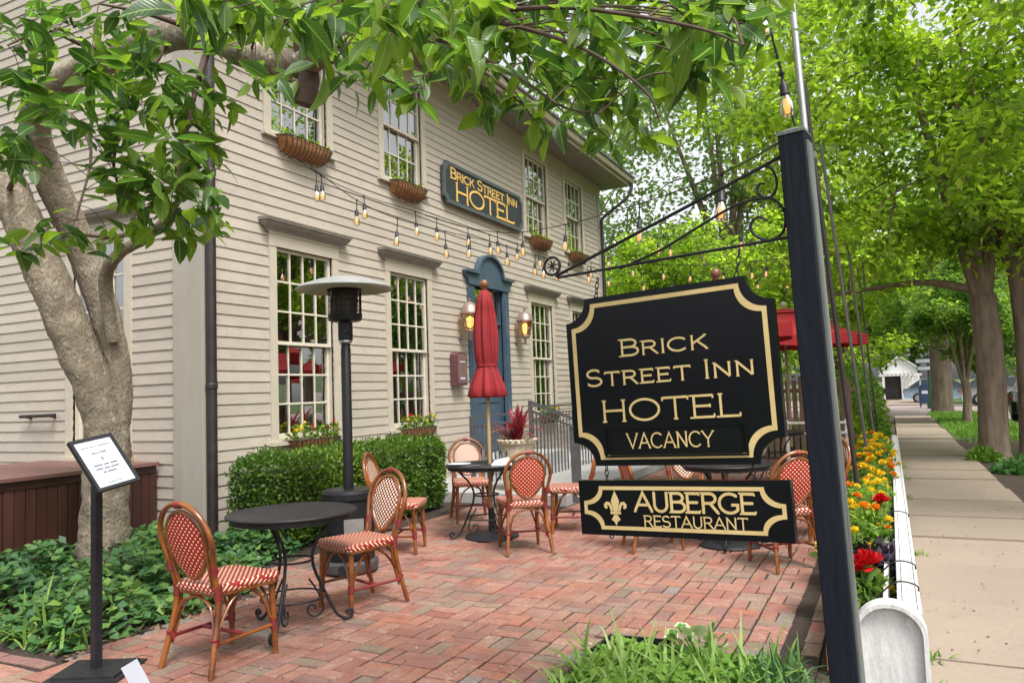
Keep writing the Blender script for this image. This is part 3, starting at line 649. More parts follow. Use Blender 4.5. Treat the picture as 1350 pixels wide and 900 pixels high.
m = MB(pb); c = S3(.522, .868, -.0475); a, b = SU*.05, SN*.05
m.add([c-a-b, c+a-b, c+a+b, c-a+b, c-a-b+SW*.012, c+a-b+SW*.012, c+a+b+SW*.012, c-a+b+SW*.012, c+SW*.035], [(3, 2, 1, 0), (0, 1, 5, 4), (1, 2, 6, 5), (2, 3, 7, 6), (3, 0, 4, 7), (4, 5, 8), (5, 6, 8), (6, 7, 8), (7, 4, 8)]); make('post_cap', m, POSTSIDE, post)
# wrought iron arm, carried by the post
pa = S3(.475, .48, -.04)
arm = thing('sign_bracket', 'black wrought iron scroll bracket reaching out from the post top', 'bracket', pa)
def sp(p): return [onS(x, y, -.045) for x, y in p]
make('lower_bar', MB(pa).tube(sp([(1038, 313), (735, 366)]), .0062, 8), IRON, arm)
make('upper_bar', MB(pa).tube(sp([(1029, 207), (733, 364)]), .0075, 8), IRON, arm)
make('curved_brace', MB(pa).tube(cat(sp([(817, 354), (870, 330), (913, 304), (965, 273), (1000, 262), (1022, 264), (1035, 283), (1032, 306), (1014, 317), (994, 309), (990, 295), (1000, 286), (1012, 291)]), 6), .0055, 7), IRON, arm, smooth=60)
make('scroll', MB(pa).tube(cat(sp([(993, 226), (1006, 219), (1018, 224), (1024, 240), (1020, 256), (1008, 260), (999, 252), (1001, 243), (1008, 242)]), 6), .005, 7), IRON, arm, smooth=60)
rc = onS(728, 351, -.045)
m = MB(pa); m.tube([rc+(SU*math.cos(t)+SW*math.sin(t))*.04 for t in [i*math.pi/12 for i in range(24)]], .006, 7, closed=True)
for t in range(4):
    a = t*math.pi/4+.2; m.tube([rc-(SU*math.cos(a)+SW*math.sin(a))*.026, rc+(SU*math.cos(a)+SW*math.sin(a))*.026], [.0015, .0045] if 0 else .0035, 5)
make('ring_finial', m, IRON, arm, smooth=60)
def chain(par, o, p, q, n=4):
    p, q = V(p), V(q); L = (q-p).length/n; d = (q-p).normalized()
    for i in range(n):
        c = p+d*L*(i+.5); s_ = SU if i % 2 else SN
        make('chain_link', MB(o).tube([c+d*(L*.62*math.cos(t))+s_*(.008*math.sin(t)) for t in [k*math.pi/5 for k in range(10)]], .0024, 5, closed=True), IRON, par)
def board_sign(name, label, u0, u1, w0, w1, r, th=.038):
    c = S3((u0+u1)/2, w0, -.045); o = thing(name, label, 'sign', c); hw, hh = (u1-u0)/2, (w1-w0)/2; ctr = S3((u0+u1)/2, (w0+w1)/2, -.045-th/2)
    return o, c, ctr, hw, hh
# upper board
u0, u1, w0, w1 = -.489, .397, -.338, .374
big, bo, ct, hw, hh = board_sign('hotel_sign', 'large black hanging sign with notched corners reading BRICK STREET INN HOTEL VACANCY', u0, u1, w0, w1, .095)
TH = .038; FRT = SN*(TH+.0005)
m = MB(bo); m.prism(notched(hw, hh, .098, 10), ct, SU, SW, SN*TH); make('board', m, SIGNB, big)
m = MB(bo); m.band(notched(hw-.026, hh-.026, .098, 10), notched(hw-.044, hh-.044, .098, 10), ct+FRT, SU, SW, SN*.0012); make('gold_border', m, GOLD, big)
cx = lambda a: a-(u0+u1)/2
cw = lambda b: b-(w0+w1)/2
def line(par, s, a0, a1, b, h, bo_, ct_, A, B, mat=GOLD, **k):
    m = MB(bo_); ws_ = [m]; text(m, s, ct_+FRT+SU*((a0+a1)/2-A)+SW*(b-B), SU, SW, SN*.0015, h, fit=a1-a0, words=ws_, **k)
    for q in ws_: make('lettering', q, mat, par)
A_, B_ = (u0+u1)/2, (w0+w1)/2
line(big, 'Brick', -.24, .134, .110, .074, bo, ct, A_, B_, sc=.80, t=.12)
line(big, 'Street Inn', -.408, .308, -.006, .076, bo, ct, A_, B_, sc=.80, t=.12)
line(big, 'HOTEL', -.346, .243, -.158, .093, bo, ct, A_, B_, t=.10, tr=.16)
m = MB(bo); c = ct+SU*(-.04-A_)+SW*(-.242-B_)
m.obox(c+FRT+SN*.002, SU*.275, SW*.052, SN*.002); make('vacancy_panel', m, SIGNB, big)
m = MB(bo)
for s in (-1, 1): m.obox(c+FRT+SN*.003+SW*s*.057, SU*.30, SW*.004, SN*.004); m.obox(c+FRT+SN*.003+SU*s*.296, SU*.004, SW*.0525, SN*.0035)
make('panel_slot', m, SIGNB, big)
m = MB(bo); text(m, 'VACANCY', c+FRT+SN*.0045+SU*(-.054+.04)+SW*(-.269+.242), SU, SW, SN*.0012, .064, fit=.362, t=.09, serif=.14, tr=.12); make('lettering', m, GOLD, big)
chain(big, bo, onS(788, 366, -.045), S3(-.345, w1-.004, -.045), 4); chain(big, bo, onS(975, 328, -.045), S3(.262, w1-.004, -.045), 4)
# lower board
l0, l1, v0, v1 = -.482, .398, -.624, -.398
low, lo, ct2, hw, hh = board_sign('restaurant_sign', 'small black oblong sign with gold fleur de lis reading AUBERGE RESTAURANT', l0, l1, v0, v1, .06)
m = MB(lo); m.prism([(-hw, -hh), (hw, -hh), (hw, hh), (-hw, hh)], ct2, SU, SW, SN*TH); make('board', m, SIGNB, low)
def notched2(hw, hh, rx, ry): 
    P = []
    for sx, sy in ((1, 1), (-1, 1), (-1, -1), (1, -1)):
        q = [(sx*(hw-rx+rx*(1-math.cos(t))), sy*(hh-ry*math.sin(t))) for t in [i*math.pi/2/8 for i in range(9)]]
        q = [(sx*(hw-rx*math.cos(t)), sy*(hh-ry*math.sin(t))) for t in [i*math.pi/2/8 for i in range(9)]]
        q = [(sx*(hw-rx*math.cos(t)), sy*(hh-ry+ry*(1-math.sin(t)))) for t in [i*math.pi/2/8 for i in range(9)]]
        P += q if sx*sy < 0 else q[::-1]
    return P
m = MB(lo); m.band(notched2(hw-.022, hh-.024, .075, .062), notched2(hw-.037, hh-.039, .075, .062), ct2+FRT, SU, SW, SN*.0012); make('gold_border', m, GOLD, low)
A2, B2 = (l0+l1)/2, (v0+v1)/2
line(low, 'AUBERGE', -.226, .266, -.526, .083, lo, ct2, A2, B2, t=.13, serif=.12, tr=.06)
line(low, 'RESTAURANT', -.190, .231, -.584, .047, lo, ct2, A2, B2, t=.105, serif=.1, tr=.1)
m = MB(lo); o = ct2+FRT+SU*(-.315-A2)+SW*(-.512-B2); k = .078
pet = [(0, .92), (.14, .62), (.24, .36), (.17, .1), (.10, -.18), (-.10, -.18), (-.17, .1), (-.24, .36), (-.14, .62)]
sidep = [(.14, -.16), (.20, .12), (.34, .32), (.52, .34), (.66, .2), (.64, .02), (.52, -.04), (.44, .04), (.50, .10), (.50, .16), (.42, .18), (.34, .08), (.28, -.16)]
low_ = [(0, -.92), (.10, -.70), (.26, -.60), (.20, -.52), (.09, -.34), (-.09, -.34), (-.20, -.52), (-.26, -.60), (-.10, -.70)]
for e, P in enumerate((pet, sidep, [(-x, y) for x, y in reversed(sidep)], [(-.3, -.31), (.3, -.31), (.3, -.19), (-.3, -.19)], low_)):
    m.prism([(x*k, y*k) for x, y in (P if sum(P[i][0]*P[(i+1) % len(P)][1]-P[(i+1) % len(P)][0]*P[i][1] for i in range(len(P))) > 0 else P[::-1])], o, SU, SW, SN*(.0012+.0002*e))
make('fleur_de_lis', m, GOLD, low)
chain(low, lo, S3(-.352, w0+.003, -.045), S3(-.355, v1-.004, -.045), 3); chain(low, lo, S3(.262, w0+.003, -.045), S3(.262, v1-.004, -.045), 3)
for a in (-.352, .262):
    c = S3(a, v0-.008, -.045); make('eye_hook', MB(lo).tube([c+(SU*math.cos(t)+SW*math.sin(t))*.009 for t in [i*math.pi/5 for i in range(10)]], .0025, 5, closed=True), IRON, low)
# ================================================================ wall sign of the hotel
yc, zc, hw, hh = (10.62+13.62)/2, (4.66+5.35)/2, 1.50, .345
ws = thing('wall_sign', 'slate blue wall sign with raised gold letters reading BRICK STREET INN HOTEL', 'sign', (HX+.03, yc, zc-hh)); wo_ = (HX+.03, yc, zc-hh); o = V((HX+.03, yc, zc)); Yv, Zv, Xv = V((0, 1, 0)), V((0, 0, 1)), V((1, 0, 0))
m = MB(wo_); m.prism(notched(hw, hh, .10, 7), o, Yv, Zv, Xv*.05); make('board', m, SLATE, ws)
m = MB(wo_); m.band(notched(hw+.012, hh+.012, .095, 7), notched(hw-.05, hh-.05, .10, 7), o+Xv*.02, Yv, Zv, Xv*.05); make('border', m, SLATEB, ws)
m = MB(wo_); wl = [m]; text(m, 'Brick Street Inn', o+Xv*.0505+Zv*.085, Yv, Zv, Xv*.008, .20, fit=2.55, sc=.78, t=.14, tr=.12, words=wl)
for q in wl: make('lettering', q, GOLDL, ws)
m = MB(wo_); text(m, 'HOTEL', o+Xv*.0505+Zv*-.275, Yv, Zv, Xv*.009, .335, fit=2.25, t=.12, tr=.1); make('lettering', m, GOLDL, ws)
# ================================================================ welcome stand by the path
b = gz(127, 886); cam_r = V((ROT[0][0], ROT[1][0], 0)).normalized()
d_ = proj(b)[2]; c4 = [at(x, y, d_) for x, y in ((88, 583), (146, 572), (184, 632), (130, 650))]
wst = thing('welcome_stand', 'black floor stand holding a tilted framed welcome notice', 'sign', b)
top = at(128, 650, d_); 
make('pole', MB(b).box(b.x-.021, b.x+.021, b.y-.021, b.y+.021, .02, top.z+.06), IRON, wst)
m = MB(b); m.prism([(-.2, -.17), (.2, -.17), (.2, .17), (-.2, .17)], b+V((0, 0, .0)), cam_r, V((-cam_r.y, cam_r.x, 0)), V((0, 0, .014))); m.prism([(-.17, -.14), (.17, -.14), (.17, .14), (-.17, .14)], b+V((0, 0, .0142)), cam_r, V((-cam_r.y, cam_r.x, 0)), V((0, 0, .012))); make('base', m, IRON, wst)
pc = (c4[0]+c4[1]+c4[2]+c4[3])/4
ax = ((c4[1]-c4[0])+(c4[2]-c4[3])).normalized(); view = (CAM-pc).normalized()
hz = V((ax.x, ax.y, 0)).normalized(); hz = (hz*1.0+V((0, 0, .0))).normalized()
# the notice leans back: its right side is turned away and its foot comes forward
ux = ax; back = view.cross(ux).normalized()
uy = ((c4[0]-c4[3])+(c4[1]-c4[2])).normalized(); uy = (uy-ux*uy.dot(ux)); uy = (uy.normalized()*.80-view*.6); uy = (uy-ux*uy.dot(ux)).normalized()
if uy.z < 0: uy = -uy
nn = ux.cross(uy); nn = nn if nn.dot(view) > 0 else -nn
PW, PH = .125, .16; pc = V((-3.754, 2.664, 1.159)); ux = V((-.028, .9903, .136)); uy = V((-.5885, -.1263, .7985)); nn = ux.cross(uy)   # faces the street, tipped back
def fr4(e, dz, th, mat, nm, par):
    m = MB(b); m.prism([(-PW+e, -PH+e), (PW-e, -PH+e), (PW-e, PH-e), (-PW+e, PH-e)], pc+nn*dz, ux, uy, nn*th); return make(nm, m, mat, par)
fr4(0, -.012, .012, IRON, 'frame_back', wst)
m = MB(b); m.band([(-PW, -PH), (PW, -PH), (PW, PH), (-PW, PH)], [(-PW+.017, -PH+.017), (PW-.017, -PH+.017), (PW-.017, PH-.017), (-PW+.017, PH-.017)], pc+nn*.0002, ux, uy, nn*.010); make('frame', m, IRON, wst)
pap = fr4(.0175, .0005, .002, WHITE, 'notice', wst)
m = MB(b)
text(m, 'WELCOME', pc+nn*.0027+uy*.056, ux, uy, nn*.0005, .014, fit=.085, t=.24, serif=0)
# the smaller lines cannot be read in the photograph: strokes the length of their words
for y_, h_, ws_ in ((-.012, .0075, (.050, .030, .040)), (-.035, .0075, (.040, .030, .048)), (-.058, .0075, (.018, .050)), (.104, .0045, (.045, .030, .075)), (-.122, .004, (.05, .03))):
    x_ = -(sum(ws_)+.008*(len(ws_)-1))/2
    for w_ in ws_: m.obox(pc+nn*.003+uy*y_+ux*(x_+w_/2), ux*w_/2, uy*h_/2, nn*.0003); x_ += w_+.008
k = .016
for e, P in enumerate((pet, sidep, [(-x, y) for x, y in reversed(sidep)], low_)): m.prism([(x*k, y*k) for x, y in P], pc+nn*.0027+uy*.022, ux, uy, nn*(.0004+.0001*e))
make('lettering', m, INK, pap)
make('pole_mount', MB(b).tube([V((b.x, b.y, top.z+.02)), pc-nn*.012], .016, 8), IRON, wst)
# small pale card on a stake, cut by the frame
c0, c1, c2 = at(160, 880, 3.4), at(180, 868, 3.4), at(200, 905, 3.4)
cb = gz(185, 1040); cb.z = -.02
cd_ = thing('card_holder', 'small pale blue card leaning on a low stake beside the stand', 'card', cb)
a_, b_ = (c1-c0), (c2-c1)*1.9; n_ = a_.cross(b_).normalized()
make('card', MB(cb).obox(c0+a_/2+b_/2, a_/2, b_/2, n_*.004), WHITE, cd_); make('stake', MB(cb).tube([cb, c0+a_*.5+b_*.6], .008, 6), IRON, cd_)
# ================================================================ rattan bistro chair (faces local +Y)
def make_chair(label, loc, rz):
    t = thing('bistro_chair', label, 'chair', loc, rz, 'rattan bistro chairs on the brick patio')
    yb = lambda z: -.195-(z-.42)*.24
    hoop = [(-.168, yb(.40), .40), (-.176, yb(.52), .52), (-.196, yb(.62), .62)]+[(.213*math.cos(math.radians(a)), yb(.70+.215*math.sin(math.radians(a))), .70+.215*math.sin(math.radians(a))) for a in range(180, -1, -15)]+[(.196, yb(.62), .62), (.176, yb(.52), .52), (.168, yb(.40), .40)]
    make('back_hoop', MB().tube(cat(hoop, 2), .0155, 8), RATTAN, t, smooth=60)
    egg = []
    for i in range(40):
        a = 2*math.pi*i/40; c, s = math.cos(a), math.sin(a); z = .70+(.168*c if c > 0 else .205*c); x = .158*s*(1-.26*max(0, -c)**1.3); egg.append((x, z))
    make('inner_ring', MB().tube([(x, yb(z)+.004, z) for x, z in egg], .0135, 8, closed=True), RATTAN, t, smooth=60)
    for s in (-1, 1):
        make('back_cane', MB().tube(cat([(s*.147, yb(.66)-.001, .66), (s*.150, yb(.56), .56), (s*.138, yb(.43), .43)], 4), .0125, 8), RATTAN, t, smooth=60)
    P = [(x*.955, z) for x, z in egg]; n = len(P)
    for nm, dy, mat in (('woven_back', -.004, WVB), ('woven_front', .008, WVF)):
        m = MB(); pts = [(x, yb(z)+dy, z) for x, z in P]; c = (0, yb(.68)+dy+(.012 if dy > 0 else -.012), .68)
        mid = [((x)*.55, yb(.68+(z-.68)*.55)+dy+(.009 if dy > 0 else -.009), .68+(z-.68)*.55) for x, z in P]
        fs = [(i, (i+1) % n, n+(i+1) % n, n+i) for i in range(n)]+[(n+i, n+(i+1) % n, 2*n) for i in range(n)]
        m.add(pts+mid+[c], fs); make(nm, m, mat, t, smooth=60)
    # seat: rounded trapezoid with a soft edge
    out = []
    for (cx, cy, a0) in ((.168, .168, 0), (-.168, .168, 90), (-.135, -.165, 180), (.135, -.165, 270)):
        out += [(cx+.05*math.cos(math.radians(a0+18*i)), cy+.05*math.sin(math.radians(a0+18*i))) for i in range(6)]
    n = len(out); rings = [(.985, .425), (1, .434), (1, .456), (.975, .466), (.90, .470), (.5, .462)]; vs = []; fs = []
    for s, z in rings: vs += [(x*s, y*s, z) for x, y in out]
    for r in range(len(rings)-1): fs += [(r*n+i, r*n+(i+1) % n, (r+1)*n+(i+1) % n, (r+1)*n+i) for i in range(n)]
    fs += [tuple((len(rings)-1)*n+i for i in range(n)), tuple(range(n-1, -1, -1))]
    make('seat', MB().add(vs, fs), WVS, t, smooth=50)
    make('seat_rail', MB().tube([(x*.93, y*.93, .415) for x, y in out], .012, 6, closed=True), RATTAN, t, smooth=60)
    for s in (-1, 1):
        make('leg', MB().tube(cat([(s*.172, -.19, .44), (s*.178, -.205, .30), (s*.195, -.245, .12), (s*.208, -.275, 0)], 4), [.0165]*12+[.014], 8), RATTAN, t, smooth=60)
        make('leg_cane', MB().tube(cat([(s*.165, -.172, .42), (s*.170, -.185, .28), (s*.186, -.222, .13)], 4), .011, 7), RATTAN, t, smooth=60)
        make('leg', MB().tube([(s*.175, .170, .43), (s*.180, .178, .2), (s*.186, .186, 0)], [.0185, .018, .0155], 8), RATTAN, t, smooth=60)
        make('stretcher', MB().tube([(s*.180, .180, .165), (s*.190, -.232, .165)], .0105, 7), WRAP if s < 0 else RATTAN, t, smooth=60)
        # bent braces under the seat
        make('brace', MB().tube(cat([(s*.178, .160, .20), (s*.172, .10, .34), (s*.160, .02, .408)], 5), .009, 6), RATTAN, t, smooth=60)
        make('brace', MB().tube(cat([(s*.165, .178, .20), (s*.11, .175, .34), (s*.02, .170, .408)], 5), .009, 6), RATTAN, t, smooth=60)
        make('brace', MB().tube(cat([(s*.178, -.215, .21), (s*.172, -.13, .34), (s*.160, -.04, .408)], 5), .009, 6), RATTAN, t, smooth=60)
        make('brace', MB().tube(cat([(s*.172, -.220, .21), (s*.12, -.205, .35), (s*.0, -.195, .40)], 5), .009, 6), RATTAN, t, smooth=60)
        for p, q, r in (((s*.169, -.192, .39), (s*.172, -.196, .47), .023), ((s*.180, yb(.545), .53), (s*.184, yb(.575), .58), .022), ((s*.180, -.212, .155), (s*.188, -.232, .20), .022), ((s*.1805, .179, .14), (s*.179, .177, .20), .0215)):
            make('binding', MB().tube([p, q], r, 8), WRAP, t, smooth=60)
    make('stretcher', MB().tube([(-.185, -.02, .165), (.185, -.02, .165)], .0105, 7), WRAP, t, smooth=60)
    make('binding', MB().tube([(-.022, yb(.905), .908), (.022, yb(.905), .908)], .0215, 8), WRAP, t, smooth=60)
    return t
ch = make_chair('rattan bistro chair by the welcome stand with its back turned to the path', (-3.47, 3.22, 0), dirz(.07, 1))
for lab, x, y, dx, dy in (
    ('rattan bistro chair between the bare round table and the patio heater', -3.43, 4.36, -.30, -.95),
    ('rattan bistro chair standing alone against the clipped hedge beyond the heater', -4.22, 6.02, .94, .34),
    ('rattan bistro chair between the hedge and the laid umbrella table', -4.42, 7.72, .62, -.80),
    ('rattan bistro chair with its back to the path at the laid umbrella table', -3.13, 6.42, -.62, .78),
    ('rattan bistro chair beside the ramp railing at the laid umbrella table', -3.05, 7.42, -.92, -.28),
    ('rattan bistro chair seen behind the gap between the two hanging signs, back turned', -1.98, 6.83, .80, .48),
    ('rattan bistro chair on the hotel side of the table behind the hanging signs', -1.86, 7.78, .5, -.86),
    ('rattan bistro chair next to the black sign post, back turned', -.86, 6.50, -.62, .78),
    ('rattan bistro chair at the far side of the table behind the sign post', -.72, 7.75, -.75, -.65),
    ('rattan bistro chair cut off at the edge of the patio near the deck', -4.95, 2.02, .2, -1)):
    dup(ch, (x, y, .002), dirz(dx, dy), lab)
# ================================================================ wrought iron tables
def spiral(c, ex, ez, r0, r1, a0, turns, n=22):
    c, ex, ez = V(c), V(ex), V(ez); return [c+(ex*math.cos(math.radians(a0+360*turns*i/n))+ez*math.sin(math.radians(a0+360*turns*i/n)))*(r0+(r1-r0)*i/n) for i in range(n+1)]
def make_table(label, loc, rz=0):
    t = thing('bistro_table', label, 'table', loc, rz, 'round wrought iron tables')
    make('table_top', MB().lathe([(.0, .722), (.40, .722), (.408, .726), (.410, .734), (.405, .740), (.392, .7385), (.385, .736), (.0, .7365)], n=48), IRON, t, smooth=40)
    make('apron', MB().lathe([(.375, .69), (.38, .69), (.38, .7219), (.375, .7219)], n=40), IRON, t, smooth=40)
    for k in range(3):
        a = k*2*math.pi/3+.5; e = V((math.cos(a), math.sin(a), 0)); zv = V((0, 0, 1))
        P = [e*r+zv*z for r, z in ((.30, .715), (.26, .66), (.17, .56), (.125, .46), (.135, .36), (.185, .24), (.235, .13), (.275, .055), (.325, .018), (.365, .024), (.378, .055), (.355, .072), (.338, .056), (.350, .045))]
        make('leg', MB().tube(cat(P, 5), .0105, 7), IRON, t, smooth=60)
        make('leg_scroll', MB().tube(cat([e*.10+zv*.30, e*.16+zv*.20, e*.19+zv*.10, e*.14+zv*.055, e*.09+zv*.085, e*.10+zv*.13, e*.135+zv*.125, e*.138+zv*.10], 5), .0065, 6), IRON, t, smooth=60)
    make('ring', MB().tube([(.128*math.cos(i*math.pi/12), .128*math.sin(i*math.pi/12), .43) for i in range(24)], .008, 6, closed=True), IRON, t, smooth=60)
    make('ring', MB().tube([(.20*math.cos(i*math.pi/12), .20*math.sin(i*math.pi/12), .20) for i in range(24)], .006, 6, closed=True), IRON, t, smooth=60)
    return t
tb = make_table('bare black round iron table in front of the patio heater', (-3.50, 3.79, .0), .4)
dup(tb, (-3.745, 6.85, 0), 1.2, 'black round iron table laid with glasses under the closed red umbrella by the hedge')
dup(tb, (-1.39, 7.12, 0), .1, 'black round iron table behind the hanging signs beside the post')
dup(tb, (-1.55, 11.9, 0), .9, 'black round iron table under the open red umbrella farther along the patio')
# things on the laid table
GLS = glassmat('tumbler_glass', (.95, .97, .97), .02, .08, .9)
tc = V((-3.745, 6.85, .7385)); 
for i, (dx, dy) in enumerate(((.06, .17), (.17, .10), (-.12, .2))):
    m = MB(); m.lathe([(.026, 0), (.034, .115), (.032, .115), (.0245, .006), (0, .006)], n=18)
    make('drinking_glass', m, GLS, loc=tc+V((dx, dy, 0)), smooth=50, label='clear tumbler standing on the laid umbrella table', category='glass', group='tumblers on the laid table')
m = MB(); m.lathe([(0, .0), (.07, .0), (.115, .014), (.118, .016), (.07, .006), (0, .005)], n=28); make('plate', m, WHITE, loc=tc+V((-.20, -.17, 0)), smooth=50, label='white plate on the hedge side of the laid umbrella table', category='plate')
m = MB(); m.add([(-.10, -.06, 0), (.11, -.05, 0), (.12, .05, 0), (-.09, .06, 0), (-.06, -.03, .05), (.08, -.02, .075), (.07, .03, .06), (-.05, .03, .04)], [(0, 1, 5, 4), (1, 2, 6, 5), (2, 3, 7, 6), (3, 0, 4, 7), (4, 5, 6, 7), (3, 2, 1, 0)]); make('napkin', m, WHITE, loc=tc+V((.22, -.08, .0)), rotz=.6, smooth=30, label='crumpled pale blue napkin on the laid umbrella table', category='napkin')
m = MB(); m.box(-.1, .1, -.008, .008, 0, .004); make('knife', m, STEEL, loc=tc+V((-.05, -.2, 0)), rotz=.5, label='steel knife beside the plate on the laid table', category='knife')
# ================================================================ umbrellas
def closed_umbrella(label, loc, top=2.62):
    t = thing('closed_umbrella', label, 'umbrella', loc, .3)
    make('pole', MB().lathe([(.019, .05), (.019, top-.08)], n=10), WOODP, t, smooth=60)
    make('base', MB().lathe([(0, .0), (.27, 0), (.275, .012), (.255, .035), (.10, .055), (.035, .07), (.03, .30), (.0, .30)], n=28), IRON, t, smooth=50)
    z0 = top-1.17; pr = [(.16, z0), (.178, z0+.02), (.165, z0+.10), (.122, z0+.24), (.098, z0+.31), (.096, z0+.335), (.108, z0+.37), (.117, z0+.50), (.118, z0+.64), (.107, z0+.82), (.092, z0+.92), (.095, z0+.93), (.078, z0+1.02), (.055, z0+1.09), (.02, z0+1.11), (.0, z0+1.11)]
    amp = [.20, .22, .18, .13, .07, .06, .10, .14, .15, .13, .10, .10, .07, .04, 0, 0]
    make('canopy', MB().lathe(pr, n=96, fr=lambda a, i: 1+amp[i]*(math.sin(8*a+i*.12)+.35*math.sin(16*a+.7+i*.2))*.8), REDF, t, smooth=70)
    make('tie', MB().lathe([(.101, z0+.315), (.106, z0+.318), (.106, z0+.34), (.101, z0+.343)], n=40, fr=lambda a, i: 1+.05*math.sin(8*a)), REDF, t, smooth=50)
    make('finial', MB().lathe([(.018, top-.075), (.03, top-.07), (.035, top-.055), (.024, top-.05), (.042, top-.03), (.05, top-.002), (.043, top+.028), (.02, top+.045), (0, top+.048)], n=16), FINW, t, smooth=60)
    return t
cu = closed_umbrella('closed red umbrella with wooden finial in the table by the hedge', (-3.70, 6.87, .0), 2.58)
dup(cu, (-1.39, 7.12, 0), .9, 'closed red umbrella behind the black hanging sign, only its top showing', scale=.965)
def open_umbrella(label, loc, R=1.36, top=2.84, rz=.2):
    t = thing('open_umbrella', label, 'umbrella', loc, rz); rim = top-.58
    make('pole', MB().lathe([(.02, .05), (.02, top)], n=10), WOODP, t, smooth=60)
    make('base', MB().lathe([(0, 0), (.27, 0), (.27, .03), (.05, .07), (.03, .3), (0, .3)], n=24), IRON, t, smooth=50)
    c8 = [(math.cos(i*math.pi/4), math.sin(i*math.pi/4)) for i in range(8)]
    m = MB(); vs = []; fs = []
    prof = [(.30, top-.12), (.66, top-.245), (1.0, rim+.115), (R, rim)]; k = 4
    vs = []
    for r, z in prof:
        for i in range(8):
            for s in range(k):
                a, b = c8[i], c8[(i+1) % 8]; q = s/k; sag = .05*r/R*math.sin(math.pi*q); vs.append(((a[0]*(1-q)+b[0]*q)*r*(1-sag*.3), (a[1]*(1-q)+b[1]*q)*r*(1-sag*.3), z-sag*.4))
    n = 8*k
    for p in range(3): fs += [(p*n+i, p*n+(i+1) % n, (p+1)*n+(i+1) % n, (p+1)*n+i) for i in range(n)]
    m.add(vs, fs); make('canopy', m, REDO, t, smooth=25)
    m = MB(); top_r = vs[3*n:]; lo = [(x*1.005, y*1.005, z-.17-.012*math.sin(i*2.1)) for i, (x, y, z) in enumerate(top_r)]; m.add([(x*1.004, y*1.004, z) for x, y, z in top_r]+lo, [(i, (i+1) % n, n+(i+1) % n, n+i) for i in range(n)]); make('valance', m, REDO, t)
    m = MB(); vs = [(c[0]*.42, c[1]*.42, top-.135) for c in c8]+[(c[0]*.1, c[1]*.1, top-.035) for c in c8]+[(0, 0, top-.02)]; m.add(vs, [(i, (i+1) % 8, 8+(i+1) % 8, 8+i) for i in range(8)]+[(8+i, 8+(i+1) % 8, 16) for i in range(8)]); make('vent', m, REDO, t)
    for c in c8:
        make('rib', MB().tube([(c[0]*.03, c[1]*.03, top-.09), (c[0]*R*.98, c[1]*R*.98, rim-.018)], .009, 5), WOODP, t); make('strut', MB().tube([(c[0]*.03, c[1]*.03, rim-.12), (c[0]*R*.5, c[1]*R*.5, (top-.1+rim)/2-.04)], .008, 5), WOODP, t)
    make('finial', MB().lathe([(.02, top-.03), (.03, top), (.05, top+.04), (.045, top+.08), (.0, top+.10)], n=14), STONE, t, smooth=60)
    return t
ou = open_umbrella('open red umbrella with pale finial half hidden behind the sign post', (-1.66, 14.6, 0), rz=.05)
dup(ou, (-2.3, 10.6, 0), .5, 'open red umbrella beyond the closed one, mostly behind the hanging sign', scale=(.94, .94, .985))
# ================================================================ patio heater
hp = V((-4.17, 5.20, 0)); t = thing('patio_heater', 'tall black patio heater with wide pale dome reflector', 'heater', hp)
make('base', MB().lathe([(0, .02), (.235, .02), (.24, .05), (.24, .09), (.215, .11), (0, .11)], n=32), M('heater_base_grey', (.06, .062, .068), .4), t, smooth=40)
make('tank_housing', MB().lathe([(0, .111), (.205, .111), (.21, .13), (.21, .60), (.225, .61), (.225, .66), (.20, .685), (.05, .69), (0, .69)], n=36), HEATB, t, smooth=40)
make('label_plate', MB().obox((.16, -.14, .4), (.055, .06, 0), (0, 0, .06), (.0015, -.0015, 0)), STEEL, t)
make('wheel', MB().lathe([(.0, -.02), (.045, -.02), (.05, 0), (.045, .02), (0, .02)], (.1, -.21, .05), 16, ax=Matrix.Rotation(math.pi/2, 3, 'X')), IRON, t, smooth=40)
make('pole', MB().lathe([(.042, .69), (.042, 1.88), (.038, 1.885), (.038, 1.93)], n=16), HEATB, t, smooth=40)
make('collar', MB().lathe([(.052, 1.925), (.056, 1.93), (.056, 1.945), (.052, 1.95)], n=16), STEEL, t, smooth=40)
make('burner_neck', MB().lathe([(.062, 1.95), (.062, 2.10), (.05, 2.105), (0, 2.105)], n=18), HEATB, t, smooth=40)
make('control_knob', MB().lathe([(0, 0), (.018, 0), (.018, .02), (0, .022)], (.05, -.04, 2.02), 12, ax=Matrix.Rotation(math.pi/2, 3, 'X')), IRON, t)
make('burner_tray', MB().lathe([(.12, 2.11), (.14, 2.12), (.148, 2.17), (.14, 2.172), (0, 2.13)], n=28), HEATB, t, smooth=40)
m = MB()
for i in range(22):
    a = 2*math.pi*i/22; m.tube([(.138*math.cos(a), .138*math.sin(a), 2.17), (.138*math.cos(a), .138*math.sin(a), 2.37)], .0035, 5)
for z in (2.19, 2.24, 2.29, 2.34): m.tube([(.1385*math.cos(i*math.pi/14), .1385*math.sin(i*math.pi/14), z) for i in range(28)], .003, 5, closed=True)
make('burner_cage', m, HEATB, t)
make('burner_screen', MB().lathe([(.10, 2.14), (.105, 2.25), (.11, 2.37), (.0, 2.372)], n=20), M('scorched_metal', (.07, .05, .04), .5, metal=.6), t, smooth=40)
make('cage_cap', MB().lathe([(.142, 2.371), (.148, 2.372), (.148, 2.39), (.0, 2.392)], n=24), HEATB, t, smooth=40)
dm = [(.415, 2.385), (.418, 2.392), (.36, 2.425), (.24, 2.465), (.14, 2.488), (.06, 2.497), (.0, 2.498)]
make('dome', MB().lathe([(.0, 2.480), (.13, 2.473), (.24, 2.452), (.36, 2.412)]+dm, n=48), DOME, t, smooth=50)
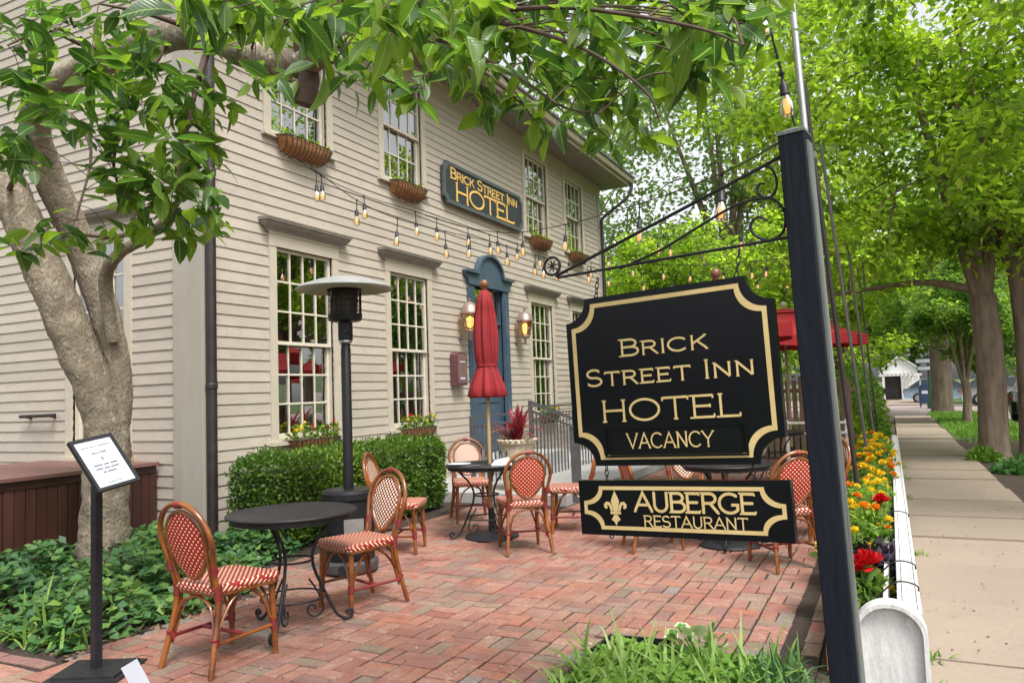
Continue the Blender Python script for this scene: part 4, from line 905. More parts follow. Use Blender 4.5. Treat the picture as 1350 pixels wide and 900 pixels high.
make('dome_nut', MB().lathe([(.018, 2.497), (.018, 2.515), (0, 2.52)], n=8), STEEL, t)
# ================================================================ railings by the door
def railing(label, P, zs, n, hgt=.9, xs=-5.5, pst=True, second=True):
    """P = (x, y) start and end; zs = rail heights at both ends; n balusters"""
    (xa, ya), (xb, yb_) = P; o = V((xa, ya, .1)); t = thing('metal_railing', label, 'railing', o, 0, 'grey railings by the door')
    A, B = V((xa, ya, zs[0])), V((xb, yb_, zs[1])); d = B-A
    make('top_rail', MB(o).obox((A+B)/2, d/2, d.cross(V((0, 0, 1))).normalized()*.022, V((0, 0, .018))), RAILM, t)
    lz = [.22, .22]
    make('lower_rail', MB(o).obox((A+B)/2-V((0, 0, .13)), d/2, d.cross(V((0, 0, 1))).normalized()*.014, V((0, 0, .012))), RAILM, t)
    gb = lambda q: .13
    for i in range(n):
        q = (i+.5)/n; p = A+d*q; make('baluster', MB(o).box(p.x-.009, p.x+.009, p.y-.009, p.y+.009, gb(q), p.z-.142), RAILM, t)
    for p in (A, B): make('post', MB(o).box(p.x-.024, p.x+.024, p.y-.024, p.y+.024, .12, p.z+.02), RAILM, t)
    return t
railing('grey metal guard railing in front of the blue door', ((-5.42, 9.55), (-5.42, 11.1)), (1.12, 1.12), 12)
railing('grey metal ramp railing falling away from the urn past the wall sign door', ((-4.95, 10.55), (-4.95, 13.3)), (1.30, .66+.1), 20)
railing('tall grey railing along the wall side of the ramp', ((-6.2, 13.25), (-6.2, 17.6)), (1.18, 1.10), 26)
gp = gz(762, 675); gp.z = .12
t = thing('gate_post', 'thick grey metal post standing between the chair and the hanging signs', 'post', gp); make('shaft', MB(gp).box(gp.x-.045, gp.x+.045, gp.y-.045, gp.y+.045, .12, 1.0), RAILM, t); make('cap', MB(gp).box(gp.x-.055, gp.x+.055, gp.y-.055, gp.y+.055, 1.0005, 1.02), RAILM, t)
# ================================================================ stone urn with red spiky plant
up = V((-4.62, 9.38, .125)); t = thing('stone_urn', 'pale fluted stone urn on the landing by the railing', 'urn', up)
flute = lambda a, i: 1+(.03*abs(math.sin(9*a)) if 2 <= i <= 5 else 0)
make('bowl', MB().lathe([(.0, .0), (.16, .0), (.17, .10), (.20, .35), (.225, .55), (.235, .62), (.265, .635), (.27, .67), (.255, .695), (.23, .69), (.2, .62), (0, .6)], n=54, fr=flute), STONE, t, smooth=50)
m = MB()
for i in range(22):
    a = 2*math.pi*i/22; m.lathe([(0, -.022), (.02, -.012), (.026, 0), (.02, .014), (0, .022)], (.262*math.cos(a), .262*math.sin(a), .68), 8)
make('bead_rim', m, STONE, t, smooth=60)
rp = random.Random(9); t = thing('spiky_plant', 'crimson spiky leaved plant growing in the stone urn', 'plant', up+V((0, 0, .62)))
def strap(m, p, d, L, W, droop, n=5, mi=0):
    p, d = V(p), V(d).normalized(); sd = d.cross(V((0, 0, 1))); sd = sd.normalized() if sd.length > 1e-3 else V((1, 0, 0)); vs = []
    for i in range(n+1):
        q = i/n; c = p+d*L*q+V((0, 0, -droop*L*q*q)); w_ = W*(1-q**2.2)*(.55+.45*min(1, q*3)); vs += [c-sd*w_/2, c+sd*w_/2]
    return m.add(vs, [(2*i, 2*i+1, 2*i+3, 2*i+2) for i in range(n)], mi)
for i in range(46):
    a = rp.uniform(0, 6.28); el = rp.uniform(.1, 1.45); d = V((math.cos(a)*math.cos(el), math.sin(a)*math.cos(el), math.sin(el))); o_ = (i % 5 == 0)
    m = MB(); strap(m, (d.x*.04, d.y*.04, rp.uniform(0, .22)), d, rp.uniform(.34, .62), rp.uniform(.06, .10), rp.uniform(.05, .35)); make('leaf', m, CORDO if (el < .5 and rp.random() < .4) else CORD, t)
make('stem', MB().tube([(0, 0, -.05), (0, 0, .26)], .03, 8), TWIG, t)
# ================================================================ wire baskets with coco liner under the windows
def basket(label, fr, u, z, w, r=.15, flowers='green'):
    o = fr(u, .0, z-r); t = thing('window_basket', label, 'planter', o, 0, 'coco lined window baskets'); n = 14; k = 9
    m = MB(o); vs = []
    for i in range(n+1):
        q = i/n*2-1; e = math.sqrt(max(.02, 1-abs(q)**6))
        for j in range(k+1):
            a = math.pi/2*j/k; vs.append(fr(u+q*w/2*(1-.12*(1-math.cos(a))*0-.14*math.sin(a)), .03+e*r*1.05*math.cos(a), z-e*r*1.15*math.sin(a)*(.9+.1*math.sin(i*2.1))))
    fs = [(i*(k+1)+j, (i+1)*(k+1)+j, (i+1)*(k+1)+j+1, i*(k+1)+j+1) for i in range(n) for j in range(k)]
    m.add(vs, fs); m.add([fr(u-w/2+.03, .03, z), fr(u+w/2-.03, .03, z), fr(u+w/2-.03, .15, z-.005), fr(u-w/2+.03, .15, z-.005)], [(0, 1, 2, 3)])
    make('liner', m, COCO, t, smooth=60)
    for i in range(0, n+1, 1):
        q = i/n*2-1; e = math.sqrt(max(.02, 1-abs(q)**6)); 
        P = [fr(u+q*w/2*(1-.14*math.sin(math.pi/2*j/6)), .034+e*(r*1.05+.006)*math.cos(math.pi/2*j/6), z-e*(r*1.15+.006)*math.sin(math.pi/2*j/6)) for j in range(7)]
        make('wire', MB(o).tube(P, .0045, 5), IRON, t)
    P = [fr(u+(i/n*2-1)*w/2, .036+math.sqrt(max(.02, 1-abs(i/n*2-1)**6))*(r*1.05+.008), z+.004) for i in range(n+1)]
    make('rim', MB(o).tube([fr(u-w/2, .02, z+.004)]+P+[fr(u+w/2, .02, z+.004)], .007, 6), IRON, t)
    pt = thing('basket_plants', {'yellow': 'yellow flowers with green leaves in the basket below '}.get(flowers, 'low green plants in the basket below ')+label.split('below ')[-1].replace('the ground floor window past','the window past'), 'plants', fr(u, .08, z))
    fo = MB(fr(u, .08, z)); rr = random.Random(int(u*100))
    for i in range(170 if flowers != 'few' else 60):
        p = fr(u+rr.uniform(-.46, .46)*w, .03+rr.random()*.13, z+rr.random()**1.4*(.16 if flowers == 'yellow' else .09)); fo.leaf(p, rv()+V((0, 0, .5)), rv()+V((0, 0, 1)), rr.uniform(.05, .09), .035)
    make('foliage', fo, BOXL if flowers == 'yellow' else LEAFY, pt)
    if flowers == 'yellow':
        for i in range(15):
            p = fr(u+rr.uniform(-.44, .44)*w, .05+rr.random()*.1, z+rr.uniform(.1, .2)); fm = MB(fr(u, .08, z))
            for q in range(9): fm.leaf(p, rv()+V((.5, 0, .4)), V((.6, 0, 1)), .035, .025, k=1)
            make('flower', fm, MARY if i % 4 else REDP, pt)
nm = ('the upper window nearest the corner downpipe', 'the upper window beside the wall sign', 'the upper window past the wall sign', 'the farthest upper window')
for i, (a, b) in enumerate(UW): basket('rounded coco basket below '+nm[i], FR, (a+b)/2, UWZ[0]-.04, (.98, .92, .95, .95)[i], .185, 'few')
nm = ('the ground floor window behind the heater', 'the ground floor window behind the hedge', 'the ground floor window past the blue door')
for i, (a, b) in enumerate(LW[:3]): basket('coco basket of yellow flowers below '+nm[i], FR, (a+b)/2+.05, LWZ[0]-.02, .95, .15, 'yellow')
# ================================================================ lanterns beside the door
def lantern(label, u, z):
    o = V((HX+.02, u, z-.35)); t = thing('wall_lantern', label, 'lantern', o, 0, 'lanterns either side of the blue door'); c = V((HX+.22, u, z))
    make('back_plate', MB(o).lathe([(0, 0), (.06, 0), (.055, .02), (.03, .03), (0, .03)], (HX+.02, u, z-.28), 14, ax=Matrix.Rotation(math.pi/2, 3, 'Y')), COPPER, t, smooth=50)
    make('arm', MB(o).tube(cat([(HX+.04, u, z-.28), (HX+.13, u, z-.33), (HX+.22, u, z-.30), (HX+.22, u, z-.22)], 5), .014, 7), COPPER, t, smooth=60)
    make('cup', MB(o).lathe([(.0, -.36), (.02, -.33), (.025, -.25), (.09, -.20), (.105, -.185), (0, -.18)], c, 14), COPPER, t, smooth=50)
    make('glass', MB(o).lathe([(.10, -.18), (.15, .10), (.148, .10), (.098, -.178)], c, 8), LGLASS, t)
    m = MB(o)
    for i in range(8):
        a = 2*math.pi*i/8; m.tube([c+V((.102*math.cos(a), .102*math.sin(a), -.185)), c+V((.153*math.cos(a), .153*math.sin(a), .105))], .006, 5)
    for z_, r in ((-.183, .104), (-.04, .129), (.105, .155)): m.tube([c+V((r*math.cos(i*math.pi/8), r*math.sin(i*math.pi/8), z_)) for i in range(16)], .007, 5, closed=True)
    make('cage', m, COPPER, t)
    make('roof', MB(o).lathe([(.172, .10), (.175, .115), (.155, .15), (.13, .22), (.07, .285), (.03, .30), (.025, .33), (.035, .345), (0, .37)], c, 16), COPPER, t, smooth=50)
    make('lamp', MB(o).lathe([(0, -.14), (.04, -.12), (.065, -.04), (.06, .03), (0, .07)], c, 12), LAMPG, t, smooth=60)
    return t
lantern('lit copper lantern on the wall between the blue door and the plaque', 11.12, 2.70); lantern('lit copper lantern on the wall between the blue door and the far windows', 13.28, 2.72)
# ================================================================ plaque box on the wall
o = V((HX+.02, 10.93, 1.6)); t = thing('wall_box', 'small maroon letter box with arched top on the clapboards', 'letter box', o)
MARN = M('maroon_paint', (.13, .055, .06), .5, (.09, .035, .04), 10); pr = [(-.17, 0), (.17, 0), (.17, .50)]+[(.17*math.cos(math.radians(a)), .50+.06*math.sin(math.radians(a))) for a in range(15, 180, 15)]+[(-.17, .50)]
make('box', MB(o).prism(pr, o, (0, 1, 0), (0, 0, 1), (.13, 0, 0)), MARN, t)
m = MB(o); m.prism([(x*.8, .04+y*.86) for x, y in pr], o+V((.1305, 0, 0)), (0, 1, 0), (0, 0, 1), (.008, 0, 0)); make('door', m, M('faded_maroon', (.20, .12, .12), .5, (.15, .085, .085), 12), t)
m = MB(o); m.box(o.x+.139, o.x+.143, o.y-.08, o.y+.08, 1.98, 2.0); m.box(o.x+.139, o.x+.143, o.y-.07, o.y+.07, 1.70, 1.73); make('slot', m, WHITE, t)
o = V((HX+.02, 11.27, 1.78)); m = MB(o); m.box(HX+.02, HX+.035, 11.21, 11.33, 1.78, 1.90); pl = make('house_plaque', m, SIDT, loc=o, label='tiny pale plaque screwed beside the blue door frame', category='plaque')
import numpy as np
NR = np.random.default_rng(11)
def leafcloud(P, D, NM, L, W, fold=.2, off=(0, 0, 0)):
    """many small leaves as one mesh: P base points, D directions, NM up vectors, L lengths, W widths"""
    P = np.asarray(P, float)-np.asarray(off, float); D = D/np.linalg.norm(D, axis=1, keepdims=True)
    S = np.cross(D, NM); S /= np.linalg.norm(S, axis=1, keepdims=True)+1e-9; U = np.cross(S, D); L = np.asarray(L)[:, None]; W = np.asarray(W)[:, None]
    n = len(P); v = np.empty((n, 4, 3)); v[:, 0] = P; v[:, 1] = P+D*L*.45+S*W*.5+U*W*fold; v[:, 2] = P+D*L; v[:, 3] = P+D*L*.45-S*W*.5+U*W*fold
    me = bpy.data.meshes.new('leaves'); me.vertices.add(n*4); me.vertices.foreach_set('co', v.reshape(-1)); me.loops.add(n*4); me.loops.foreach_set('vertex_index', np.arange(n*4, dtype=np.int32))
    me.polygons.add(n); me.polygons.foreach_set('loop_start', np.arange(0, n*4, 4, dtype=np.int32)); me.polygons.foreach_set('loop_total', np.full(n, 4, np.int32)); me.update(calc_edges=True); return me
def lc(name, me, mat, parent=None, **k):
    me.materials.append(mat); return make(name, me, None, parent, **k)
def rdir(n): d = NR.normal(size=(n, 3)); return d/np.linalg.norm(d, axis=1, keepdims=True)
# ================================================================ white kerb fence with its round headed end board
fo = V((.03, 3.5, 0))
t = thing('white_fence', 'low white painted plank fence between the flower troughs and the pavement', 'fence', fo)
for i in range(6):
    y0 = 3.62+i*1.9; m = MB(fo); m.box(.032+random.uniform(-.004, .004), .058, y0, y0+1.894, .02, .235); make('plank', m, WHITEP, t)
    m = MB(fo); m.box(.030+random.uniform(-.004, .004), .057, y0, y0+1.894, .24, .44); make('plank', m, WHITEP, t)
    m = MB(fo); m.box(-.03, .062, y0, y0+1.894, .442, .476); make('cap_rail', m, WHITEP, t)
    m = MB(fo); m.box(-.045, .029, y0+1.84, y0+1.89, 0, .43); make('post', m, WHITEP, t)
m = MB(fo)
for i in range(6):
    m.box(-.092, -.07, 3.75+i*1.9, 3.75+i*1.9+1.75, .30, .41)
make('inner_rail', m, WHITEP, t)
for z, x in ((.50, .045), (.515, -.01), (.50, -.06)): make('wire', MB(fo).tube([(x, 3.6, z), (x, 9.0, z-.01), (x, 14.9, z)], .0018, 5), IRON, t)
for y0 in (4.0, 4.45, 6.1): make('hook', MB(fo).tube(cat([(-.12, y0, .43), (-.05, y0, .50), (.0, y0, .515), (.055, y0, .50), (.058, y0, .47)], 4), .004, 6), IRON, t)
eo = V((-.06, 3.47, 0)); t = thing('end_board', 'white round topped board closing the near end of the low fence', 'end board', eo)
pr = [(-.135, -.05), (.135, -.05), (.135, .42)]+[(.135*math.cos(math.radians(a)), .42+.125*math.sin(math.radians(a))) for a in range(10, 180, 10)]+[(-.135, .42)]
make('board', MB(eo).prism(pr, eo+V((0, .10, 0)), (1, 0, 0), (0, 0, 1), (0, -.07, 0)), WHITEP, t)
A = [(x, y) for x, y in pr]; B = [(x*.87, (y-.42)*.87+.42 if y > .42 else y) for x, y in pr]
make('rim', MB(eo).band(A, B, eo+V((0, .0295, 0)), (1, 0, 0), (0, 0, 1), (0, -.03, 0)), WHITEP, t)
# flower troughs
TRO = M('trough_wood', (.42, .19, .07), .6, (.30, .12, .045), 6, (1, .2, 1), .3); troughs = []
for i in range(6):
    y0 = 4.20+i*1.45; o = V((-.24, y0+.7, 0)); nm = ('nearest the end board', 'second from the end board', 'third from the end board', 'fourth from the end board', 'fifth from the end board', 'farthest from the end board')[i]
    t = thing('flower_trough', 'orange brown wooden flower trough along the fence, '+nm, 'planter', o, 0, 'flower troughs')
    for nm2, bx in (('side', (-.37, -.35, y0, y0+1.4, 0, .30)), ('side', (-.125, -.105, y0, y0+1.4, 0, .30)), ('end', (-.349, -.126, y0, y0+.025, 0, .295)), ('end', (-.349, -.126, y0+1.375, y0+1.4, 0, .295))): make(nm2, MB(o).box(*bx), TRO, t)
    make('soil', MB(o).box(-.349, -.126, y0+.026, y0+1.374, .1, .25), SOIL, t)
rf = random.Random(21)
def flower_mesh(mat, r, n=26):
    m = MB(); 
    for i in range(n):
        a = rf.uniform(0, 6.28); e = rf.uniform(.05, 1.5); d = V((math.cos(a)*math.cos(e), math.sin(a)*math.cos(e), math.sin(e))); m.leaf(d*r*.25, d+rv(.25), V((0, 0, 1))+rv(.5), r*.9, r*.75, k=1)
    return m.mesh('flower', mat)
FM = {'y': flower_mesh(MARY, .048), 'o': flower_mesh(MARO, .045), 'r': flower_mesh(REDP, .10, 60)}
def marigold(label, x, y, z, kinds, n=14, r=.2, h=.3):
    o = V((x, y, z)); t = thing('flower_plant', label, 'flowers', o, rf.uniform(0, 6), 'bedding flowers along the fence'); q = 520
    P = rdir(q)*np.array([r, r, h*.5])*NR.random((q, 1))**.4+np.array([0, 0, h*.5]); lc('foliage', leafcloud(P, rdir(q)+np.array([0, 0, .35]), rdir(q)+np.array([0, 0, 1.2]), NR.uniform(.05, .09, q), NR.uniform(.025, .04, q)), LEAFM if kinds != 'd' else DARKL, t)
    make('stem', MB().tube([(0, 0, -.05), (0, 0, h*.6)], .008, 5), LEAFM, t)
    for i in range(int(n*.85) if kinds != 'd' else 0):
        a = rf.uniform(0, 6.28); e = rf.uniform(.15, 1.5); d = V((math.cos(a)*math.cos(e)*r*1.05, math.sin(a)*math.cos(e)*r*1.05, h*.5+math.sin(e)*h*.62)); f = bpy.data.objects.new('flower', FM[rf.choice(kinds)]); link(f, t); f.location = d; f.rotation_euler = (rf.uniform(-.5, .5), rf.uniform(-.5, .5), rf.uniform(0, 6)); s = rf.uniform(.55, .95); f.scale = (s, s, s)
for x, y, k, n, r, h, lab in (
    (-.235, 4.06, 'r', 3, .10, .26, 'bright red geranium head beside the black post, in the trough nearest the end board'), (-.16, 4.22, 'y', 5, .10, .16, 'low yellow marigold next to the red geranium by the end board'),
    (-.20, 4.75, 'd', 0, .20, .26, 'dark purple leaved plant spilling over the fence near the end board'), (-.38, 4.85, 'y', 8, .17, .28, 'yellow marigold clump beside the dark purple plant'), (-.24, 5.45, 'yyo', 9, .17, .32, 'yellow and orange marigold clump just past the dark purple plant'),
    (-.38, 5.70, 'yyo', 9, .17, .30, 'orange and yellow marigold clump against the light pole foot'), (-.20, 5.9, 'r', 2, .12, .34, 'small red flower between marigold clumps on the fence side'), (-.34, 6.4, 'yyo', 14, .2, .36, 'yellow marigold clump in the third trough from the end board'),
    (-.22, 7.0, 'yyyo', 14, .2, .34, 'marigold clump at the end of the third trough from the end board'), (-.34, 7.6, 'y', 16, .21, .36, 'plain yellow marigold clump in the middle of the row of troughs'), (-.22, 8.2, 'yyo', 16, .21, .38, 'yellow marigold clump just beyond the plain yellow one'),
    (-.34, 8.8, 'yyo', 16, .21, .36, 'orange tinged marigold clump in the fourth trough from the end board'), (-.22, 9.5, 'y', 18, .22, .40, 'tall yellow marigold clump in the fifth trough from the end board'), (-.34, 10.2, 'yyo', 18, .22, .40, 'yellow and orange marigold clump in the fifth trough'),
    (-.22, 11.0, 'y', 18, .22, .42, 'yellow marigold clump in the trough farthest from the end board'), (-.36, 11.7, 'yyo', 18, .22, .42, 'last marigold clump of the row beside the far end of the fence')):
    marigold(lab, -.235+(x+.29)*.75, y+.25, .24, k, n, r*.9, h)
# ================================================================ leaning light poles and string lights
o = at(1062, 178, 3.12); t = thing('conduit_pole', 'thin steel conduit strapped to the top of the sign post', 'pole', S3(.55, .60, -.118))
o = S3(.55, .60, -.118); make('tube', MB(o).tube([o, S3(.548, 1.75, -.118)], .0135, 10), STEEL, t, smooth=60); make('strap', MB(o).obox(S3(.552, .80, -.112), SU*.03, SW*.012, SN*.017), STEEL, t)
GALV = M('galvanised_pole', (.16, .155, .15), .5, (.11, .105, .10), 9, metal=.3)
for i, (bx, tx, ty, d, r, lab) in enumerate(((1143, 1060, 110, 6.2, .019, 'leaning brown light pole rising from the flowers just behind the sign post'), (1153, 1082, 190, 9.2, .020, 'leaning grey light pole second behind the sign post'), (1157, 1119, 330, 13.0, .022, 'leaning grey light pole third behind the sign post'), (1160, 1130, 350, 17.0, .022, 'leaning grey light pole farthest from the sign post'))):
    b = at(bx, 500+1450/d, d); b.z = 0; tp = at(tx, ty, d); t = thing('light_pole', lab, 'pole', b); make('tube', MB(b).tube([b-V((0, 0, .05)), tp], r, 9), PIPE if i == 0 else GALV, t, smooth=60); make('eye_bolt', MB(b).tube([tp+V((.03*math.cos(a), 0, .03*math.sin(a)+.02)) for a in [k*.785 for k in range(8)]], .005, 5, closed=True), IRON, t)
SOCK = MB().lathe([(0, .0), (.006, -.001), (.010, -.012), (.017, -.018), (.018, -.055), (.020, -.058), (.020, -.062), (0, -.063)], n=10).mesh('bulb', IRON, 50)
BGL = MB().lathe([(.013, -.062), (.016, -.072), (.027, -.100), (.030, -.120), (.026, -.142), (.014, -.156), (0, -.159)], n=12).mesh('glass', BULBG, 60)
FILM = MB().lathe([(0, -.075), (.010, -.080), (.014, -.11), (.009, -.138), (0, -.140)], n=8).mesh('filament', FIL, 60)
def string(label, pts, bulbs, drop=.10, r=.0055):
    """pts: hung points (pixel bearing + distance); bulbs: positions along as fractions or points"""
    P = cat([at(*p) for p in pts], 8); o = P[0]; t = thing('string_light', label, 'string light', o, 0, 'outdoor bulb strings')
    make('wire', MB(o).tube(P, r, 5), IRON, t)
    for b in bulbs:
        q = at(*b); k = min(range(len(P)), key=lambda i: (V(proj(P[i])[:2])-V(proj(q)[:2])).length); w_ = P[k]; d = drop*random.uniform(.7, 1.3)
        s = bpy.data.objects.new('bulb', SOCK); link(s, t); s.location = w_-o-V((0, 0, d)); s.rotation_euler = (random.uniform(-.12, .12), random.uniform(-.12, .12), 0); sc_ = 1.0 if drop < .05 else 1.28; s.scale = (sc_,)*3
        link(bpy.data.objects.new('glass', BGL), s); link(bpy.data.objects.new('filament', FILM), s)
        make('drop_cord', MB().tube([(0, 0, -.003), (w_-o-s.location)/sc_], .0045, 5), IRON, s); make('clip', MB().lathe([(0, d/sc_-.008), (.012, d/sc_-.006), (.014, d/sc_+.004), (0, d/sc_+.008)], n=6), IRON, s)
string('bulb string dropping past the conduit to the sign post top', [(972, -70, 3.1), (1000, -22, 3.08), (1016, 40, 3.08), (1031, 98, 3.1), (1048, 166, 3.1)], [(1007, 0, 3.1), (1030, 95, 3.1)], .02)
string('bulb string running from the sign post across to the wall sign', [(1056, 172, 3.15), (950, 229, 4.5), (842, 269, 6.4), (745, 296, 8.6), (672, 307, 10.3), (610, 299, 11.2), (560, 284, 11.0)], [(948, 229, 4.5), (842, 269, 6.3), (744, 296, 8.6), (690, 306, 10), (655, 305, 10.4), (620, 300, 11)], .11)
string('bulb string hanging along the clapboards under the upper baskets', [(388, 205, 8.6), (424, 232, 8.8), (480, 258, 9.3), (548, 279, 10), (602, 296, 10.7), (660, 314, 11.6), (718, 332, 12.8), (775, 346, 14.2), (792, 350, 14.6)], [(424, 230, 8.8), (480, 258, 9.3), (548, 279, 10), (576, 288, 10.4), (646, 311, 11.4), (684, 322, 12), (710, 330, 12.6), (749, 340, 13.5), (778, 346, 14)], .10)
string('lower bulb string looping from the basket near the downpipe towards the door', [(380, 208, 8.3), (417, 226, 8.4), (470, 264, 8.8), (523, 288, 9.3), (587, 305, 9.9), (645, 318, 10.5), (668, 324, 10.9), (705, 336, 11.5), (735, 344, 12), (770, 352, 12.6)], [(416, 226, 8.4), (470, 262, 8.8), (523, 287, 9.3), (587, 305, 9.9), (620, 312, 10.3), (668, 323, 10.9), (705, 334, 11.5), (718, 339, 11.8), (733, 344, 12)], .12)
string('bulb string crossing the patio from the hotel corner to the second light pole', [(790, 300, 15.5), (845, 309, 13), (905, 312, 11.5), (977, 297, 10), (1035, 268, 9.5), (1090, 232, 9.2)], [(806, 303, 15), (868, 311, 12.5), (884, 312, 12), (978, 297, 10), (1048, 290, 9.5)], .12)
string('bulb string crossing low over the patio to the third light pole', [(790, 330, 16), (840, 345, 15), (910, 350, 14), (980, 346, 13.4), (1060, 338, 13), (1119, 334, 13)], [(800, 335, 16), (830, 343, 15), (870, 348, 14.5), (913, 350, 14), (950, 349, 13.5), (985, 346, 13.3), (1010, 342, 13.2)], .12)
string('bulb string strung from the hotel to the farthest light pole', [(775, 352, 13.5), (812, 358, 14), (862, 362, 15), (930, 365, 16), (1010, 362, 16.5), (1130, 352, 17)], [(777, 352, 13.6), (800, 357, 14), (845, 361, 15), (890, 364, 15.5), (1000, 362, 16.5), (1045, 360, 16.5)], .12)
string('single bulb strand wound on the magnolia trunk', [(-30, 225, 6.9), (-5, 262, 6.9), (8, 275, 6.9), (14, 240, 7.0)], [(8, 275, 6.9)], .03)
# ================================================================ dark timber deck against the side wall
DX = -7.16; o = V((DX, 3.4, 0)); t = thing('timber_deck', 'dark brown boarded deck box with pale cap along the side wall', 'deck', o)
y = 1.2; i = 0
while y < 5.66:
    make('deck_board', MB(o).box(DX-.03-random.random()*.004, DX-random.random()*.003, y+.004, y+.096, -.02, .73), DECKW, t); y += .1
make('backing', MB(o).box(DX-.07, DX-.036, 1.2, 5.67, -.02, .77), M('deck_shadow_gap', (.02, .008, .007), .8), t)
make('fascia', MB(o).box(DX-.034, DX+.012, 1.2, 5.68, .7305, .805), DECKW, t)
for j in range(14): make('cap_board', MB(o).box(DX+.05-.142*(j+1)+.003, DX+.05-.142*j, 1.15, 5.685, .806, .84), DECKT, t)
make('end_panel', MB(o).box(DX-2.0, DX-.071, 5.66, 5.68, -.02, .80), DECKW, t)
c = onY(172, 605, 5.55); c.z = .84
m = thing('candle_lamp', 'small glowing candle ornament on the deck cap by the window', 'candle', c); make('body', MB().lathe([(.03, 0), (.034, .02), (.028, .06), (.02, .1), (.012, .14), (0, .15)], n=12), LGLASS, m, smooth=50); make('flame', MB().lathe([(0, .02), (.015, .04), (.012, .08), (0, .12)], n=8), LAMPG, m)
# ================================================================ clipped hedge
hx0, hx1, hy0, hy1, hz = -6.08, -5.24, 5.60, 8.62, .86; o = V((-5.66, 7.1, 0))
t = thing('box_hedge', 'clipped green box hedge in front of the clapboard wall', 'hedge', o)
n = 23000; fc = NR.choice(5, n, p=[.40, .30, .09, .11, .10]); u, v = NR.random(n), NR.random(n); P = np.empty((n, 3)); NN = np.empty((n, 3))
for k, (fx, nx) in enumerate(((lambda u, v: (hx1+0*u, hy0+(hy1-hy0)*u, .03+hz*v), (1, 0, 0)), (lambda u, v: (hx0+(hx1-hx0)*v, hy0+(hy1-hy0)*u, hz+0*u), (0, 0, 1)), (lambda u, v: (hx0+0*u, hy0+(hy1-hy0)*u, hz*v), (-1, 0, 0)), (lambda u, v: (hx0+(hx1-hx0)*u, hy0+0*u, .03+hz*v), (0, -1, 0)), (lambda u, v: (hx0+(hx1-hx0)*u, hy1+0*u, .03+hz*v), (0, 1, 0)))):
    s = fc == k; P[s] = np.stack(fx(u[s], v[s]), 1); NN[s] = nx
C_ = np.array([-5.66, 7.11, .45]); R3 = np.array([.42, 1.51, .43]); Q = (P-C_)/R3; pw = (np.abs(Q)**9).sum(1)**(1/9); P = C_+(P-C_)/pw[:, None]
bumpy = .014*np.sin(P[:, 1]*5+P[:, 2]*4)+.016*np.sin(P[:, 1]*11+P[:, 0]*9+1)+NR.normal(0, .018, n)-.07*NR.random(n)**2+.05*(NR.random(n) > .93); P += NN*bumpy[:, None]
lc('foliage', leafcloud(P, NN*.9+rdir(n)+np.array([0, 0, .35]), rdir(n)+np.array([0, 0, .8]), NR.uniform(.03, .06, n), NR.uniform(.018, .03, n), off=o), BOXL, t)
make('dark_core', MB(o).box(hx0+.10, hx1-.10, hy0+.10, hy1-.10, .02, hz-.13), M('hedge_inside', (.02, .03, .010), .95, (.01, .014, .006), 20, bump=.8), t)  # solid near-black box stands in for the shade inside the hedge
# ================================================================ ivy, grasses, bed plants
def inpoly(x, y, poly):
    c = np.zeros(len(x), bool); j = len(poly)-1
    for i in range(len(poly)):
        xi, yi = poly[i]; xj, yj = poly[j]; c ^= ((yi > y) != (yj > y)) & (x < (xj-xi)*(y-yi)/(yj-yi+1e-12)+xi); j = i
    return c
def cover(name, label, poly, n, h, L, mat, base=0, edge=.25):
    p = np.array(poly); x = NR.uniform(p[:, 0].min(), p[:, 0].max(), n*4); y = NR.uniform(p[:, 1].min(), p[:, 1].max(), n*4); s = inpoly(x, y, poly); x, y = x[s][:n], y[s][:n]; n = len(x)
    d = np.full(n, 9.)
    for i in range(len(poly)):
        a, b = np.array(poly[i]), np.array(poly[(i+1) % len(poly)]); ab = b-a; tt = np.clip(((x-a[0])*ab[0]+(y-a[1])*ab[1])/(ab@ab), 0, 1); d = np.minimum(d, np.hypot(x-a[0]-tt*ab[0], y-a[1]-tt*ab[1]))
    hh = h*np.minimum(1, d/edge)**.6*(.55+.45*np.sin(x*5.1+1)*np.sin(y*4.3)+.25*np.sin(x*11)*np.sin(y*9))
    z = base+np.clip(hh, .015, None)*NR.random(n)**.45
    P = np.stack([x, y, z], 1); D = rdir(n)*np.array([1, 1, .3])+np.array([.10, -.25, -.10]); me = leafcloud(P, D, rdir(n)*.55+np.array([.05, -.25, 1.0]), NR.uniform(L*.7, L*1.25, n), NR.uniform(L*.65, L*1.0, n), .12)
    o = lc(name, me, mat); o['label'] = label; o['category'] = 'ground cover'; o['kind'] = 'stuff'; return o
cover('ivy', 'dense green ivy around the magnolia foot and below the deck', [(-7.45, 2.6), (-6.2, 2.86), (-4.5, 2.92), (-4.42, 3.6), (-4.5, 4.5), (-5.0, 4.9), (-5.15, 5.6), (-5.3, 6.0), (-6.4, 5.75), (-7.1, 5.65), (-7.1, 2.6)], 7000, .34, .085, IVYL)
cover('leaf_litter', 'scatter of fallen brown leaves at the ivy edge', [(-4.62, 2.85), (-4.32, 2.86), (-4.32, 4.7), (-4.6, 4.6)], 330, .03, .045, leafmat('dry_leaf', [(.16, .10, .06), (.26, .18, .10), (.11, .07, .045)], .1, .7, 1), -.01, .05)
cover('patio_litter', 'few dry leaf scraps and petals lying on the brick patio', [(-4.2, 2.8), (-1.8, 2.6), (-.6, 4.6), (-.6, 9), (-4.8, 8.5), (-4.3, 5)], 150, .004, .022, leafmat('litter_scrap', [(.30, .22, .12), (.45, .36, .24), (.16, .11, .07)], .1, .7, 1), .004, .05)
